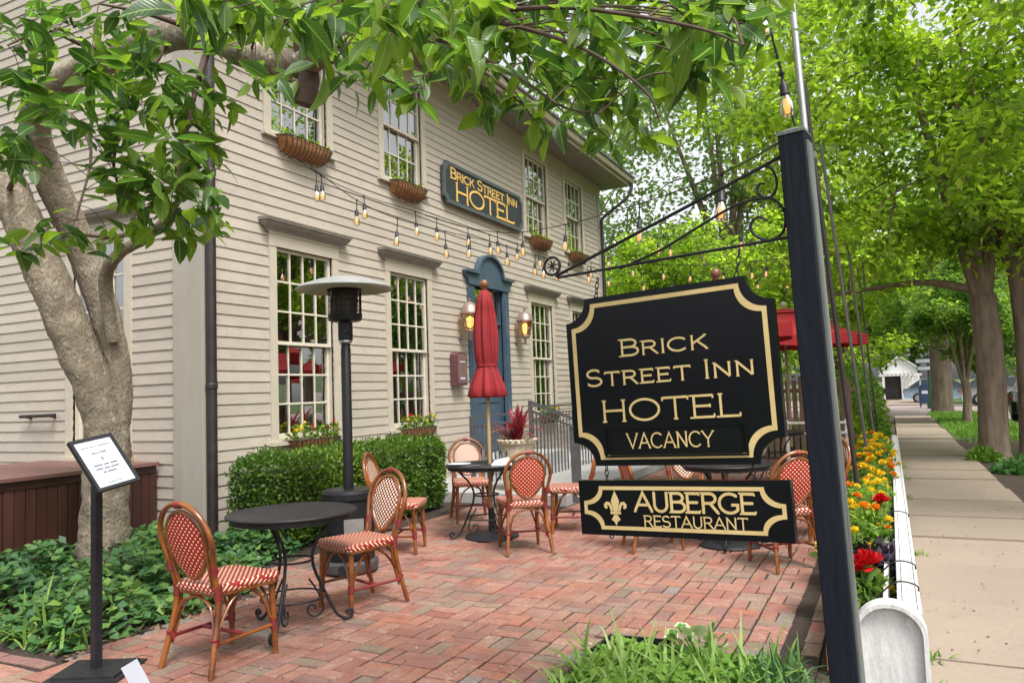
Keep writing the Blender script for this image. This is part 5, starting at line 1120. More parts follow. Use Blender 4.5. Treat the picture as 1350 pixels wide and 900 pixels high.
cover('pavement_litter', 'scattered mulch crumbs and leaf scraps on the pavement', [(.1, 4), (1.25, 4), (1.25, 24), (.1, 24)], 420, .004, .02, leafmat('pavement_scrap', [(.20, .14, .09), (.32, .24, .15), (.10, .07, .05)], .1, .7, 1), .004, .05)
def tufts(name, label, spots, mat, cat_='grass', kind=None, L=.3, per=26, W=.012, droop=.6, spread=.05):
    for i, (x, y, s) in enumerate(spots):
        o = V((x, y, -.02)); m = MB()
        for k in range(per):
            a = random.uniform(0, 6.28); e = random.uniform(.6, 1.4); d = V((math.cos(a)*math.cos(e), math.sin(a)*math.cos(e), math.sin(e))); strap(m, (random.gauss(0, spread), random.gauss(0, spread), 0), d, L*s*random.uniform(.6, 1.2), W*random.uniform(.7, 1.3), random.uniform(.15, droop), 4)
        yield o, m
for i, (o, m) in enumerate(tufts('grass_tuft', '', [(-4.85, 3.0, 1.2), (-5.05, 3.12, 1.3), (-5.25, 2.98, 1.0), (-4.6, 3.05, .8)], GRASS, L=.38, per=22, W=.022, droop=.75, spread=.07)):
    make('grass_tuft', m, GRASS, loc=o, label='pale strap leaved tuft growing out of the ivy beside the stand', category='grass', group='strap leaved tufts in the ivy')
bed = [(-1.42, 3.30), (-1.30, 3.55), (-1.25, 3.85), (-1.0, 3.75), (-1.05, 3.4), (-.88, 3.95), (-.80, 3.85), (-1.18, 3.2), (-.85, 3.5), (-1.38, 3.95), (-1.45, 3.65), (-.72, 3.55), (-1.0, 3.1), (-.68, 3.25), (-1.28, 3.05)]
for i, (o, m) in enumerate(tufts('grass_tuft', '', [(x, y, random.uniform(.8, 1.2)) for x, y in bed], GRASS, L=.40, per=36, W=.019, droop=.95, spread=.085)):
    make('grass_tuft', m, GRASS, loc=o, label='arching grass clump in the front bed below the hanging signs', category='grass', group='grass clumps in the front bed')
cover('bed_cover', 'low leafy weeds between the grass clumps of the front bed', [(-1.58, 2.7), (-1.5, 4.25), (-.62, 4.22), (-.5, 2.7)], 2200, .13, .055, LAWN)
for i, (o, m) in enumerate(tufts('grass_tuft', '', [(-.52, 4.05, 1.0), (-.46, 3.85, .9), (-.62, 4.0, 1), (-.58, 3.75, 1.1), (-.50, 3.6, 1.1)], GRASS, L=.30, per=24, W=.018, droop=.5, spread=.05)):
    make('leafy_weed', m, IVYL, loc=o, label='tall leafy green weed at the foot of the sign post', category='weed', group='weeds by the sign post')
for i, (o, m) in enumerate(tufts('grass_tuft', '', [(.115, 4.55+.0, .5), (.125, 4.1, .45), (.12, 7.2, .35), (.11, 10.4, .5), (.12, 12.5, .8), (.12, 14.0, .9)], LEAFM, L=.22, per=18, W=.014, droop=.5, spread=.035)):
    make('leafy_weed', m, LAWN, loc=o+V((0, 0, .01)), label='small green weed in the joint between fence and pavement', category='weed', group='weeds along the pavement edge')
# cream edged hosta
hb = V((-1.00, 4.17, -.02)); t = thing('hosta', 'cream edged hosta in the front bed against the brick edge', 'plant', hb)
for i in range(19):
    a = random.uniform(0, 6.28); e = random.uniform(.5, 1.3); d = V((math.cos(a)*math.cos(e), math.sin(a)*math.cos(e), math.sin(e))); b_ = d*random.uniform(.10, .18)
    L = random.uniform(.085, .125); nrm = V((0, 0, 1))-d*.5
    m = MB(); m.leaf(b_, d+V((0, 0, .1)), nrm, L, L*.78, fold=.12, droop=.25); lf = make('leaf', m, HOSTW, t); m = MB(); m.leaf(b_+V((0, 0, .003))+d*L*.08+nrm.normalized()*.003, d+V((0, 0, .1)), nrm, L*.76, L*.5, fold=.12, droop=.25); make('leaf_centre', m, HOSTG, lf); make('stalk', MB().tube([(0, 0, 0), b_], .004, 5), HOSTG, lf)
ed = thing('bed_edging', 'black plastic edging strip poking up at the corner of the front bed', 'edging', (-1.5, 4.3, 0)); make('strip', MB((-1.5, 4.3, 0)).obox((-1.36, 4.26, .01), (.17, .015, 0), (0, .008, 0), (0, 0, .03)).obox((-1.545, 4.13, .008), (.008, 0, 0), (.01, .14, 0), (0, 0, .028)), HEATB, ed)
# ================================================================ magnolia
from mathutils import noise
mb0 = gz(135, 752); mb0.z = -.03
mag = thing('magnolia_tree', 'grey barked magnolia with forked leaning trunk and large glossy leaves', 'tree', mb0)
def limb(name, pts, rs, mat=BARK, par=mag, n=14, k=6, knob=.04):
    P = cat([at(*p) for p in pts], k); m = len(P); R = []
    for i in range(m):
        q = i/(m-1)*(len(rs)-1); a = int(min(q, len(rs)-2)); R.append((rs[a]*(1-(q-a))+rs[a+1]*(q-a))*(1+knob*math.sin(i*1.9)+knob*.6*random.uniform(-1, 1)))
    mm = MB(mb0); mm.tube(P, R, n)
    for i in range(m):          # bark: ridges, hollows and small knots
        for j in range(n):
            v_ = V(mm.v[i*n+j]); c_ = P[i]-mb0; d_ = v_-c_; e_ = 1+.10*noise.noise(v_*4.5)+.07*noise.noise(v_*11)+.045*noise.noise(v_*27); mm.v[i*n+j] = tuple(c_+d_*e_)
    return make(name, mm, mat, par, smooth=70), P
D0 = proj(mb0)[2]
limb('trunk', [(134, 775, D0), (136, 735, D0), (138, 690, D0), (140, 640, D0), (143, 590, D0), (141, 555, D0)], [.265, .225, .20, .19, .19, .18], n=36, k=14, knob=0)
limb('stem', [(146, 600, D0), (136, 550, D0), (112, 480, D0-.05), (80, 405, D0-.1), (45, 325, D0-.15), (12, 250, D0-.2), (-25, 170, D0-.2), (-70, 60, D0-.2)], [.13, .155, .165, .168, .165, .155, .145, .135, .125], n=36, k=14, knob=0)
limb('stem', [(152, 590, D0+.05), (157, 530, D0+.1), (150, 460, D0+.15), (130, 390, D0+.18), (100, 310, D0+.15), (68, 240, D0), (48, 185, D0-.2), (52, 135, D0-.4), (95, 100, D0-.7), (160, 72, D0-1.1), (225, 48, D0-1.6), (280, 48, D0-2.0), (330, 72, D0-2.4), (385, 84, D0-2.7), (440, 68, D0-3.0), (520, 42, D0-3.5), (610, 20, D0-4.0), (720, -40, D0-4.4)],
     [.09, .115, .125, .13, .13, .13, .125, .115, .105, .105, .10, .095, .09, .075, .055, .032, .018, .010], n=30, k=12, knob=0)
limb('branch', [(150, 450, D0), (141, 395, D0-.05), (141, 358, D0-.15), (158, 333, D0-.3), (185, 318, D0-.4), (208, 300, D0-.5), (232, 270, D0-.7), (250, 235, D0-.9)], [.06, .058, .055, .05, .046, .04, .028, .018], TWIG if 0 else BARK, n=12)
st, P = limb('cut_branch', [(388, -40, D0-2.9), (396, 20, D0-2.85), (404, 75, D0-2.8), (407, 110, D0-2.8), (401, 138, D0-2.8)], [.055, .055, .058, .055, .058], TWIG, n=12, knob=.05)
br = [[(225, 48, D0-1.6), (200, 90, D0-1.8), (170, 150, D0-2.0), (150, 210, D0-2.1), (160, 260, D0-2.2)], [(160, 72, D0-1.1), (110, 60, D0-1.5), (60, 40, D0-1.9), (10, 60, D0-2.1)], [(280, 48, D0-2), (260, 110, D0-2.2), (245, 180, D0-2.3), (230, 250, D0-2.3)], [(52, 135, D0-.4), (90, 150, D0-1.1), (120, 200, D0-1.6), (100, 290, D0-1.9)], [(280, 48, D0-2.0), (200, 20, D0-2.3), (130, 5, D0-2.5)],
      [(440, 68, D0-3.0), (470, 90, D0-3.2), (520, 110, D0-3.1), (560, 118, D0-3.0)], [(520, 42, D0-3.5), (600, 60, D0-4.1), (680, 100, D0-4.5), (740, 140, D0-4.7), (790, 150, D0-4.8)], [(610, 20, D0-4.0), (700, 40, D0-4.6), (780, 70, D0-4.9), (850, 120, D0-5.0), (870, 160, D0-5.0)], [(610, 20, D0-4.0), (720, 10, D0-4.7), (830, 20, D0-5.0), (930, 40, D0-5.1), (980, 60, D0-5.1)], [(440, 68, D0-3.0), (520, -5, D0-4.2), (600, -30, D0-4.7)], [(330, 72, D0-2.4), (340, 20, D0-3.2), (300, -20, D0-3.8)], [(12, 250, D0-.2), (20, 230, D0-1.2), (30, 200, D0-1.6)], [(208, 300, D0-.5), (150, 312, D0-.9), (90, 310, D0-1.2), (40, 330, D0-1.3)]]
twp = []
for bi, b in enumerate(br):
    o_, P = limb('branch', b, [x*(.26 if 5 <= bi <= 10 else .75) for x in (.035, .022, .014, .008)], TWIG, n=7, k=5, knob=.02); twp += P
rm = random.Random(31)
def mleaf(fold, droop):
    yy = [0, .13, .36, .62, .84, 1]; hw = [.01, .13, .225, .215, .115, .004]; vs = []; fs = []
    for a, h in zip(yy, hw): z = -droop*a*a; vs += [(-h, a, z+fold*h), (0, a, z), (h, a, z+fold*h)]
    for i in range(5):
        for j in range(2): fs.append((i*3+j, i*3+j+1, i*3+j+4, i*3+j+3))
    q = MB().add(vs, fs); q.uv = [(v[0], v[1]) for v in vs]; return q
LV = [mleaf(.25, .10), mleaf(.45, .25), mleaf(.15, .38), mleaf(.6, -.08)]
LMESH = [[v_.mesh('leaf', mt, 80) for v_ in LV] for mt in (MAGL, MAGB)]
leaves = []
def whorl(px_, py_, d, n, spread, L, pale=.15, hang=-.25):
    c = at(px_, py_, d); a = min(twp, key=lambda p: (p-c).length)
    P = cat([a, a.lerp(c, .5)+V((0, 0, .04)), c], 4); TW.tube(P, [.0028]*(len(P)-1)+[.002], 5)
    for i in range(n):
        q = c+rv(spread*rm.random()**.5*d/1000); az = rm.uniform(0, 6.28); e = rm.gauss(hang, .5)
        dr = V((math.cos(az)*math.cos(e), math.sin(az)*math.cos(e), math.sin(e))); nr = V((rm.gauss(0, .4), rm.gauss(0, .4), 1)); sd = dr.cross(nr).normalized(); nr = sd.cross(dr)
        M_ = Matrix((sd, dr, nr)).transposed().to_4x4(); l = L*rm.uniform(.5, 1.25); leaves.append((Matrix.Translation(q) @ M_ @ Matrix.Rotation(rm.gauss(0, .35), 4, 'Y') @ Matrix.Diagonal((l*rm.uniform(.7, 1.2), l, l*rm.uniform(.6, 1.8), 1)), 1 if rm.random() < pale else 0, rm.randrange(4)))
TW = MB(mb0)
for x, y in ((62, 52), (28, 100), (120, 35), (155, 118), (215, 95), (95, 150), (150, 165), (195, 145), (245, 130), (135, 205), (180, 205), (225, 190), (262, 175), (205, 245), (248, 225), (265, 260), (30, 185), (15, 215), (20, 40), (85, 15), (170, 20), (175, 265), (225, 275), (262, 200), (300, 60), (190, 60), (118, 100), (245, 160), (282, 130), (45, 130)):
    whorl(x, y, D0-2.3+rm.uniform(-.5, .4), 21, 34, .155, .14)
for x, y in ((28, 330), (95, 318), (140, 300), (175, 300), (55, 300), (225, 300), (180, 235), (150, 245), (275, 295), (265, 310)): whorl(x, y, D0-1.9+rm.uniform(-.4, .3), 10, 26, .16, .5)
for x, y in ((390, 105), (370, 100), (335, 110), (520, 118), (545, 125), (505, 100), (560, 105), (455, 30), (420, 45)): whorl(x, y, D0-2.9+rm.uniform(-.3, .2), 7, 16, .145, .25)
for x, y in ((300, 20), (365, 15), (425, 15), (470, 50), (445, 75), (520, 15), (560, 55), (600, 30), (645, 15), (655, 50), (700, 35), (715, 85), (735, 105), (745, 60), (775, 130), (800, 105), (800, 40), (825, 130), (850, 15), (880, 50), (915, 35), (930, 75), (960, 35), (990, 15), (590, 70), (630, 65), (760, 20), (960, 95), (480, 95), (935, 10), (1000, 35), (560, 10), (260, 5), (905, 95)):
    whorl(x, y, D0-4.55+rm.uniform(-.5, .6), 15, 34, .094, .42, -.45)
for x, y in ((480, 8), (540, 12), (580, 35), (620, 55), (660, 20), (700, 65), (740, 92), (780, 62), (820, 80), (860, 45), (900, 20), (700, 8), (760, 100), (610, 5), (340, 5), (400, 2), (940, 55), (970, 5), (870, 95), (810, 10), (500, 45)):
    whorl(x, y, D0-3.9+rm.uniform(-.4, .5), 17, 38, .112, .42, -.45)
for x, y in ((600, 92), (622, 112), (645, 95), (662, 128), (690, 140), (702, 155), (725, 168), (752, 160), (788, 172), (825, 150), (845, 178), (640, 140), (770, 140), (805, 185), (870, 120), (720, 130)): whorl(x, y, D0-3.7+rm.uniform(-.4, .4), 9, 18, .105, .4, -.5)
for x in range(240, 1010, 24): whorl(x+rm.uniform(-10, 10), rm.uniform(-25, 28), D0-4.4+rm.uniform(-.6, .8), 13, 36, .105, .4, -.4)
make('twigs', TW, TWIG, mag, kind='stuff')
def lsize(l):
    x, y, d = proj(l[0].translation); s = l[0].to_scale().y; return s/d if (-30 < x < 1100 and -20 < y < 380) else s/d*.01
leaves.sort(key=lsize, reverse=True); TI = Matrix.Translation(-mb0)
for M_, k, s in leaves[:296]:
    o = bpy.data.objects.new('leaf', LMESH[k][s]); link(o, mag); o.matrix_local = TI @ M_
for kk, mt in ((0, MAGL), (1, MAGB)):
    m = MB(mb0); m.uv = []
    for M_, k, s in leaves[296:]:
        if k == kk: m.add([M_ @ V(p) for p in LV[s].v], LV[s].f); m.uv += LV[s].uv
    make('foliage', m, mt, mag, smooth=80, kind='stuff')
# ================================================================ trees
def tree(name, label, base, H, r, crown, n, L, mat, bark=BARKD, fork=None, lean=(0, 0), seed=1, clumps=60, extra=(), flat=.6, group='trees along the street and gardens', gap=1.0, low=None):
    """crown = list of (centre, radii) in metres from the base; leaves hang in clumps inside"""
    rr = random.Random(seed); b = V(base); t = thing(name, label, 'tree', b, 0, group); f = fork or H*.35
    C = []; tot = sum(c[1][0]*c[1][1]*c[1][2] for c in crown)
    for c, R in crown:
        k = max(3, int(clumps*R[0]*R[1]*R[2]/tot))
        for i in range(k):
            d = V((rr.gauss(0, 1), rr.gauss(0, 1), rr.gauss(0, 1))).normalized()*rr.random()**.42; C.append(V((c[0]+d.x*R[0], c[1]+d.y*R[1], c[2]+d.z*R[2])))
    top = V((lean[0], lean[1], H*.82)); fk = V((lean[0]*.3, lean[1]*.3, f))
    m = MB(); m.tube(cat([(0, 0, -.2), (0, 0, .02), (0, 0, .35), fk*.6+V((.04, 0, 0)), fk], 4), [r*1.5, r*1.42, r*1.38, r*1.33, r*1.25, r*1.15, r*1.09, r*1.05, r*1.02, r, r*.98, r*.97, r*.95, r*.94, r*.93, r*.92, r*.91], 14); make('trunk', m, bark, t, smooth=70)
    m = MB(); mains = []
    for i in range(5):
        a = i*1.256+rr.random(); q = fk.lerp(top, .6+rr.random()*.4)+V((math.cos(a), math.sin(a), 0))*H*.10*rr.uniform(.3, 1.3); P = cat([fk-V((0, 0, .25)), fk.lerp(q, .4)+V((math.cos(a)*.10, math.sin(a)*.10, .1)), q], 5); m.tube(P, [r*(.56-.46*j/(len(P)-1)) for j in range(len(P))], 8); mains += P[3:]
    for P in extra: P = cat(P, 5); m.tube(P, [r*(.36-.28*j/(len(P)-1)) for j in range(len(P))], 8); mains += P[4:]
    for c in C:
        a = min(mains, key=lambda p: (p-c).length)
        if (a-c).length > 2.4 or rr.random() < .35: continue
        mains.append(a.lerp(c, .55)); P = [a, a.lerp(c, .5)+V((0, 0, .1*(c-a).length)), c]; m.tube(cat(P, 3), [max(.008, r*.10)]*3+[max(.008, r*.07)]*2+[.006, .005], 5)
    make('limbs', m, bark, t, smooth=70)
    q = n//len(C); Cn = np.array([tuple(c) for c in C]); ci = np.repeat(np.arange(len(C)), q); N_ = len(ci); sz = NR.uniform(.55, 1.25, len(C))*gap*(tot**(1/3))*.30/ (len(C)/60)**.33
    off = rdir(N_)*NR.random((N_, 1))**.5*np.array([1, 1, flat])*sz[ci][:, None]; P = Cn[ci]+off
    D = off*np.array([1, 1, .5])/(np.linalg.norm(off, axis=1, keepdims=True)+1e-6)+rdir(N_)*.9+np.array([0, 0, -.35])
    lc('crown', leafcloud(P, D, rdir(N_)*.8+np.array([0, 0, 1]), NR.uniform(L*.7, L*1.3, N_), NR.uniform(L*.45, L*.8, N_), .15), mat, t); return t
oak = gz(1312, 604); oak.z = -.03
tree('street_tree', 'thick trunked street tree with a long level limb over the pavement', oak, 11, .235, [((-.6, -.5, 7.0), (4.2, 4.5, 3.6)), ((-2.4, -.5, 4.6), (1.9, 2.2, 1.0)), ((1.5, 0, 5.2), (2, 2, 1.6)), ((-.4, -1.3, 4.1), (2.3, 1.2, .8)), ((1.2, -1.0, 3.9), (1.4, 1.0, .7))], 21000, .16, LEAFY, fork=2.9, seed=2, clumps=150, gap=.8, extra=[[(0, 0, 3.0), (-.9, .1, 3.25), (-1.9, .1, 3.2), (-3.1, 0, 3.1)]])
o = gz(1364, 604); o.z = -.03
tree('street_tree', 'street tree trunk beside the thick trunked one, nearer the mulch plants', o, 10, .20, [((.8, .5, 6.5), (3.4, 3.6, 3.0)), ((.4, -.5, 4.2), (1.6, 1.6, .9)), ((-.4, -1.2, 4.0), (1.4, 1.0, .8))], 11000, .16, LEAFY, fork=3.2, seed=3, clumps=110, gap=.8)
o = gz(1243, 543); o.z = -.05
tree('street_tree', 'broad flared old street tree by the end of the pavement', o, 13, .42, [((0, 0, 8.0), (5.5, 5.5, 4.0)), ((-1, -1, 4.6), (3, 2.4, 1.3))], 13000, .24, LEAFM, fork=3.6, seed=4, clumps=110, gap=.8)
o = gz(1276, 557); o.z = -.05
tree('young_tree', 'young slim street tree with low leafy branches on the grass verge', o, 5.5, .13, [((0, 0, 3.6), (1.5, 1.4, 1.7)), ((.9, 0, 2.1), (.9, .8, .4))], 9000, .15, LEAFM, fork=1.4, seed=5, clumps=45)
tree('street_tree', 'street tree overhanging the pavement from beyond the mulch strip', (3.0, 8.6, -.03), 10, .28, [((-1.0, .2, 7.4), (3.0, 3.2, 2.2)), ((-1.5, -.8, 5.5), (1.3, 1.5, .6))], 9000, .14, LEAFM, fork=3.4, seed=6, clumps=110, gap=.8)
tree('garden_tree', 'yellow green garden tree behind the light poles', (-1.3, 24.5, -.05), 8.5, .15, [((0, 0, 4.8), (2.7, 2.6, 3.2)), ((-1.2, -1, 2.4), (1.4, 1.4, 1.5))], 16000, .17, LEAFY, fork=1.6, seed=7, clumps=120, gap=.85)
tree('garden_tree', 'spreading yellow green tree beyond the open umbrella', (-4.6, 22.5, -.05), 7, .18, [((0, 0, 4.6), (3.2, 2.4, 1.9)), ((-2, 0, 5.0), (2, 2, 1.4))], 11000, .16, LEAFY, fork=2.0, seed=8, clumps=100, gap=.85)
tree('tall_tree', 'tall airy grey green tree rising behind the hotel corner', (-13.5, 33, -.05), 19, .35, [((0, 0, 12.5), (6.0, 5, 6.2)), ((3, 0, 7), (4, 3, 2.5))], 8500, .27, LEAFG, fork=6, seed=9, clumps=110, gap=.85)
tree('tall_tree', 'tall airy grey green tree behind the wrought iron bracket', (-5.5, 31, -.05), 20, .35, [((0, 0, 13.5), (5.5, 5, 6.5)), ((0, 0, 7.0), (4.5, 4, 2.5))], 9000, .26, LEAFG, fork=6, seed=10, clumps=115, gap=.85)
tree('tall_tree', 'tall leafy tree behind the top of the sign post', (-2.6, 30, -.05), 18, .3, [((0, 0, 12), (4.2, 4.5, 6.0)), ((-.5, 0, 6.5), (3, 3, 2.5))], 9500, .24, LEAFG, fork=5, seed=12, clumps=110)
tree('garden_tree', 'small rounded tree at the far corner of the hotel', (-9.5, 25.5, -.05), 6.5, .15, [((0, 0, 4.0), (2.6, 2.4, 2.3))], 11000, .19, LEAFY, fork=1.6, seed=13, clumps=60)
# trees across the street and beyond the crossing
FT = tree('far_tree', 'round headed tree beyond the crossing, straight ahead along the pavement', (-4, 70, -.05), 17, .4, [((0, 0, 9.5), (8, 7, 6.5))], 15000, .50, LEAFM, fork=4, seed=14, clumps=90)
for lab, x, y, s in (('round headed tree behind the white shed', -17, 74, 1.05), ('round headed tree far beyond the parked cars', 8, 76, 1.0), ('round headed tree across the street at the crossing', 17, 62, 1.0), ('round headed tree across the street opposite the grass verge', 17.5, 42, .95), ('round headed tree across the street opposite the thick trunked tree', 17, 27, .9), ('round headed tree across the street opposite the patio', 18, 12, .9), ('round headed tree far behind the hotel roof', -29, 56, 1.1), ('round headed tree filling the gap right of the street', 27, 80, 1.2), ('round headed tree rising behind the shed roof and mail box', 2.5, 90, 1.0), ('round headed tree in the distance between the old flared tree and the young tree', 12, 92, 1.1)):
    dup(FT, (x, y, -.1), x*.7, lab, scale=s)
# ================================================================ low planting round the street trees
def bush(name, label, loc, R, n, L, mat):
    t = thing(name, label, 'shrub', loc, 0); d = rdir(n); P = d*np.array(R)*NR.random((n, 1))**.4; P[:, 2] = np.abs(P[:, 2]); lc('foliage', leafcloud(P, d+rdir(n)*.7+np.array([0, 0, .3]), rdir(n)+np.array([0, 0, 1]), NR.uniform(L*.7, L*1.3, n), NR.uniform(L*.4, L*.7, n)), mat, t)
    make('stem', MB().tube([(0, 0, -.06), (0, 0, R[2]*.5)], .015, 5), TWIG, t); return t
b_ = gz(1302, 603); b_.z = -.03
bush('low_shrub', 'low yellow green shrub in the mulch in front of the thick street tree', b_+V((-.10, -.5, 0)), (.27, .27, .26), 480, .08, LAWN)
b_ = gz(1343, 622); b_.z = -.03; bush('low_shrub', 'pale leaved low plant at the edge of the mulch', b_, (.3, .3, .22), 320, .11, HOSTG)
b_ = gz(1265, 578); bush('low_shrub', 'spreading bright green ground shrub at the edge of the grass', V((2.1, b_.y+1.5, -.03)), (.3, .8, .14), 420, .08, LAWN)
for lab, x, y, R, m_ in (('dark rounded shrub at the foot of the yellow green garden tree', -.75, 20.0, (.7, 1.6, 2.0), LEAFM), ('leafy shrub behind the far light poles', -1.2, 17.4, (.8, .8, 1.1), LEAFY), ('bright shrub under the open umbrella edge', -2.6, 17.0, (1.0, .8, .9), LEAFY), ('tall shrub hiding the garden beyond the patio', -4.5, 18.8, (1.6, 1.0, 2.3), LEAFM), ('tall shrub beside the far corner of the hotel', -6.0, 21.0, (1.3, 1.2, 2.6), LEAFM), ('low shrub closing the far end of the flower troughs', -.35, 13.8, (.35, .9, .55), LEAFM)):
    bush('garden_shrub', lab, (x, y, -.05), R, 5200 if R[2] > 1.5 else 2200, .12, m_)
n = 9000; x = NR.uniform(1.35, 3.28, n); y = NR.uniform(19.5, 36, n); s = (y > 21.5+.8*np.sin(x*2)) | (NR.random(n) < .2); x, y = x[s], y[s]; n = len(x)
o = lc('verge_grass', leafcloud(np.stack([x, y, np.full(n, -.022)], 1), rdir(n)*.6+np.array([0, 0, 1]), rdir(n), NR.uniform(.07, .16, n), NR.uniform(.02, .035, n)), LAWN); o['kind'] = 'stuff'; o['label'] = 'bright green grass on the verge under the street trees'; o['category'] = 'grass'
# ================================================================ slatted screen at the end of the patio
o = V((-2.6, 16.2, 0)); t = thing('wood_screen', 'weathered brown wooden screen of upright slats beyond the patio', 'fence', o); WSL = M('weathered_slat', (.30, .20, .15), .8, (.19, .125, .09), 8, (1, 1, .15), .3, vary=.25)
for i in range(34): make('slat', MB(o).box(-4.9+i*.125, -4.9+i*.125+.09, 16.18+random.uniform(-.01, .01), 16.21, -.05, 1.55+random.uniform(-.06, .06)), WSL, t)
for z in (.35, 1.25): make('rail', MB(o).box(-4.95, -.62, 16.215, 16.26, z, z+.08), WSL, t)
o = V((-2.0, 13.2, 0)); t = thing('white_railing', 'pale grey low railing beyond the far patio table', 'railing', o)
for z in (.62, .78): make('rail', MB(o).box(-3.4, -.62, 13.18, 13.22, z, z+.035), SASHW, t)
for x in (-3.4, -2.48, -1.56, -.66): make('post', MB(o).box(x-.025, x+.025, 13.225, 13.275, -.03, .84), SASHW, t)
# ================================================================ white shed across the crossing
p = at(1189, 523, 56); p.z = -.06; t = thing('white_shed', 'small white gabled shed with slatted awning at the end of the pavement', 'building', p); WHS = M('white_boards', (.74, .74, .74), .6, (.66, .66, .66), 4)
W2, DP, HT = 1.16, 4.0, 2.2
for i in range(10): make('wall_board', MB().box(-W2+i*.232+.006, -W2+(i+1)*.232-.006, -.02, .02, 0 if i > 4 else 1.85, HT+.001*i), WHS, t)
make('wall', MB().box(-W2, -W2+.1, .021, DP, 0, HT).box(W2-.1, W2, .021, DP, 0, HT).box(-W2, W2, DP, DP+.1, 0, HT), WHS, t)
make('gable', MB().prism([(-W2, 0), (W2, 0), (0, .95)], (0, .05, HT+.011), (1, 0, 0), (0, 0, 1), (0, -.06, 0)), WHS, t)
make('roof', MB().prism([(-W2-.25, -.16), (-W2-.25, -.06), (0, 1.06), (W2+.25, -.06), (W2+.25, -.16), (0, .96)], (0, -.25, HT+.03), (1, 0, 0), (0, 0, 1), (0, DP+.6, 0)), WHS, t)
make('doorway', MB().box(-1.05, -.05, .1, .14, 0, 1.85), DARK, t)
for i in range(9): make('awning_slat', MB().box(-W2-.2+i*.27, -W2-.2+i*.27+.08, -1.1, -.021, HT-.32, HT-.20), WHS, t)
make('awning_beam', MB().box(-W2-.3, W2+.2, -1.0, -.92, HT-.46, HT-.325), WHS, t)
for s in (-1, 1): make('awning_post', MB().box(s*W2-.05, s*W2+.05, -1.0, -.92, 0, HT-.465), WHS, t)
bp = p+V((-.75, -1.8, 0)); t = thing('park_bench', 'dark bench in front of the white shed doorway', 'bench', bp)
make('seat', MB().box(-.5, .5, -.2, .2, .40, .44), IRON, t); make('backrest', MB().box(-.5, .5, .2, .24, .5, .9), IRON, t)
for a in (-.45, .45): make('leg', MB().box(a-.03, a+.03, -.2, .22, 0, .399), IRON, t)
# blue collection box, street name post
p = at(1220, 531, 40); p.z = -.06; t = thing('mail_box', 'blue rounded top mail collection box at the pavement end', 'mail box', p); MBL = M('mail_blue', (.035, .06, .13), .4, (.025, .045, .10), 6)
prf = [(-.28, .18), (.28, .18), (.28, .95)]+[(.28*math.cos(math.radians(a)), .95+.27*math.sin(math.radians(a))) for a in range(15, 180, 15)]+[(-.28, .95)]
make('body', MB().prism(prf, (0, .28, 0), (1, 0, 0), (0, 0, 1), (0, -.56, 0)), MBL, t)
for a in (-.22, .22):
    for b in (-.2, .2): make('leg', MB().box(a-.03, a+.03, b-.03, b+.03, 0, .18), MBL, t)
make('label_panel', MB().box(-.15, .15, -.29, -.281, .7, .86), WHITE, t); make('door', MB().box(-.2, .2, -.288, -.281, .25, .62), MBL, t)
p = at(1227, 530, 38); p.z = -.06; t = thing('street_name_post', 'dark green street name post with two pale sign blades', 'sign', p); GRN = M('dark_green_paint', (.02, .07, .05), .4, (.015, .05, .035), 6)
make('pole', MB().lathe([(.16, 0), (.17, .3), (.10, .42), (.09, 1.0), (.06, 1.1), (.055, 2.6), (.08, 2.65), (0, 2.72)], n=12), GRN, t, smooth=50)
for z, w_ in ((2.25, .48), (1.88, .42)): bl = make('sign_blade', MB().box(-w_-.1, w_-.1, -.07, -.06, z, z+.26), GRN if z < 2 else SLATEB, t); make('blade_face', MB().box(-w_-.06, w_-.14, -.076, -.0705, z+.04, z+.22), WHITE, bl)
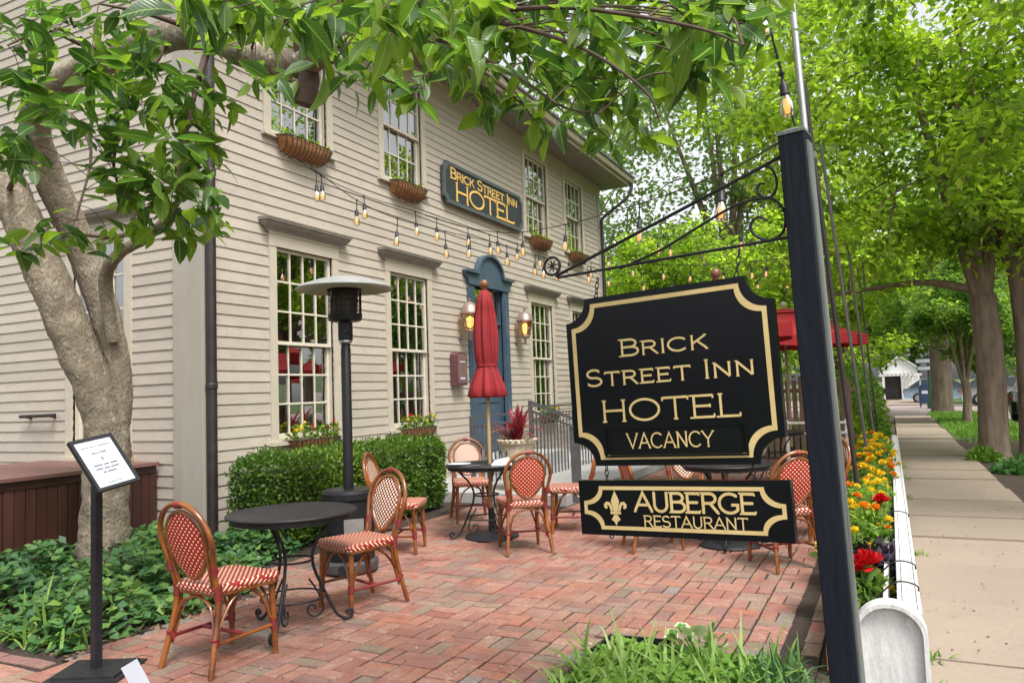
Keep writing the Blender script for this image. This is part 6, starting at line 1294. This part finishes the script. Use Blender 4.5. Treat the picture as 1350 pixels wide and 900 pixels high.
# ================================================================ parked cars
def car(label, loc, rz, paint):
    t = thing('parked_car', label, 'car', loc, rz, 'cars parked by the kerb'); W_ = .88; m = MB()
    low = [(-2.2, .28), (-2.25, .55), (-2.2, .78), (-1.15, .98), (1.55, 1.0), (2.2, .92), (2.25, .6), (2.2, .28)]
    n = len(low); vs = []
    for s, k in ((-1, .90), (-1, 1), (1, 1), (1, .90)):
        for y, z in low: vs.append((s*W_*k, y*(1 if k == 1 else .985), z if k == 1 else (z-.03 if z > .6 else z+.04)))
    fs = [(r*n+i, r*n+(i+1) % n, (r+1)*n+(i+1) % n, (r+1)*n+i) for r in range(3) for i in range(n)]+[tuple(range(n-1, -1, -1)), tuple(3*n+i for i in range(n))]
    make('body', MB().add(vs, fs), paint, t, smooth=30)
    cab = [(-1.2, .97), (-.45, 1.46), (1.25, 1.50), (2.0, .97)]; vs = [(s*W_*(.90 if z < 1.2 else .74), y, z) for s in (-1, 1) for y, z in cab]
    make('windows', MB().add(vs, [(3, 2, 1, 0), (4, 5, 6, 7), (0, 1, 5, 4), (2, 3, 7, 6)]), CGL, t); make('roof', MB().add([(s*W_*.75, y, z+dz) for dz in (0, .045) for s in (-1, 1) for y, z in ((-.5, 1.462), (1.3, 1.502))], [(0, 1, 3, 2), (6, 7, 5, 4), (0, 4, 5, 1), (2, 3, 7, 6), (0, 2, 6, 4), (1, 5, 7, 3)]), paint, t)
    for s in (-1, 1):
        for y0, y1 in ((-.48, -.40), (.45, .53), (1.24, 1.32)): make('pillar', MB().add([(s*W_*.905, y0, .97), (s*W_*.905, y1, .97), (s*W_*.75, y1*.98, 1.48), (s*W_*.75, y0*.98, 1.48)], [(0, 1, 2, 3)]), paint, t)
        for y in (-1.4, 1.4):
            wh = make('wheel', MB().lathe([(.0, -.1), (.24, -.1), (.32, -.08), (.33, 0), (.32, .08), (.24, .1), (0, .1)], (s*W_*.93, y, .33), 20, ax=Matrix.Rotation(math.pi/2, 3, 'Y')), TYRE, t, smooth=40); make('rim', MB().lathe([(0, -.006), (.20, -.006), (.20, .006), (0, .006)], (s*(W_*.93+.106), y, .33), 14, ax=Matrix.Rotation(math.pi/2, 3, 'Y')), STEEL, wh)
        make('headlight', MB().box(s*.72-.13, s*.72+.13, -2.245, -2.2, .60, .74), STEEL, t); make('tail_light', MB().box(s*.74-.1, s*.74+.1, 2.2, 2.25, .65, .86), REDP, t)
    make('bumper', MB().box(-.8, .8, -2.285, -2.2, .3, .48), paint, t); make('number_plate', MB().box(-.26, .26, 2.236, 2.262, .5, .62), WHITE, t); make('grille', MB().box(-.5, .5, -2.262, -2.21, .5, .58), DARK, t)
    return t
CGL = M('car_glass', (.03, .035, .045), .08, (.05, .055, .07), 2); TYRE = M('tyre', (.015, .015, .016), .8)
def cp(n, c): return M(n, c, .25, tuple(x*.9 for x in c), 2, coat=.8, metal=.2)
c0 = car('tan car parked at the kerb beyond the thick street tree', (4.55, 29.5, -.1), 0, cp('tan_car_paint', (.30, .23, .17)))
def recol(r, m):
    for o in bpy.data.objects:
        if o.parent == r and o.name.split('.')[0] in ('body', 'roof', 'pillar', 'bumper'): o.data = o.data.copy(); o.data.materials[0] = m
for lab, x, y, rz, m in (('silver car crossing behind the old flared tree', 5.6, 48, 1.57, cp('silver_car_paint', (.42, .43, .45))), ('pale blue car behind the mail box', 3.0, 54.5, 1.5, cp('blue_car_paint', (.30, .40, .52))), ('dark car parked farther along the kerb', 9.6, 52, .1, cp('dark_car_paint', (.05, .05, .07))), ('red car parked far along the street', 9.9, 62, .0, cp('red_car_paint', (.35, .05, .06)))):
    recol(dup(c0, (x, y, -.1), rz, lab), m)
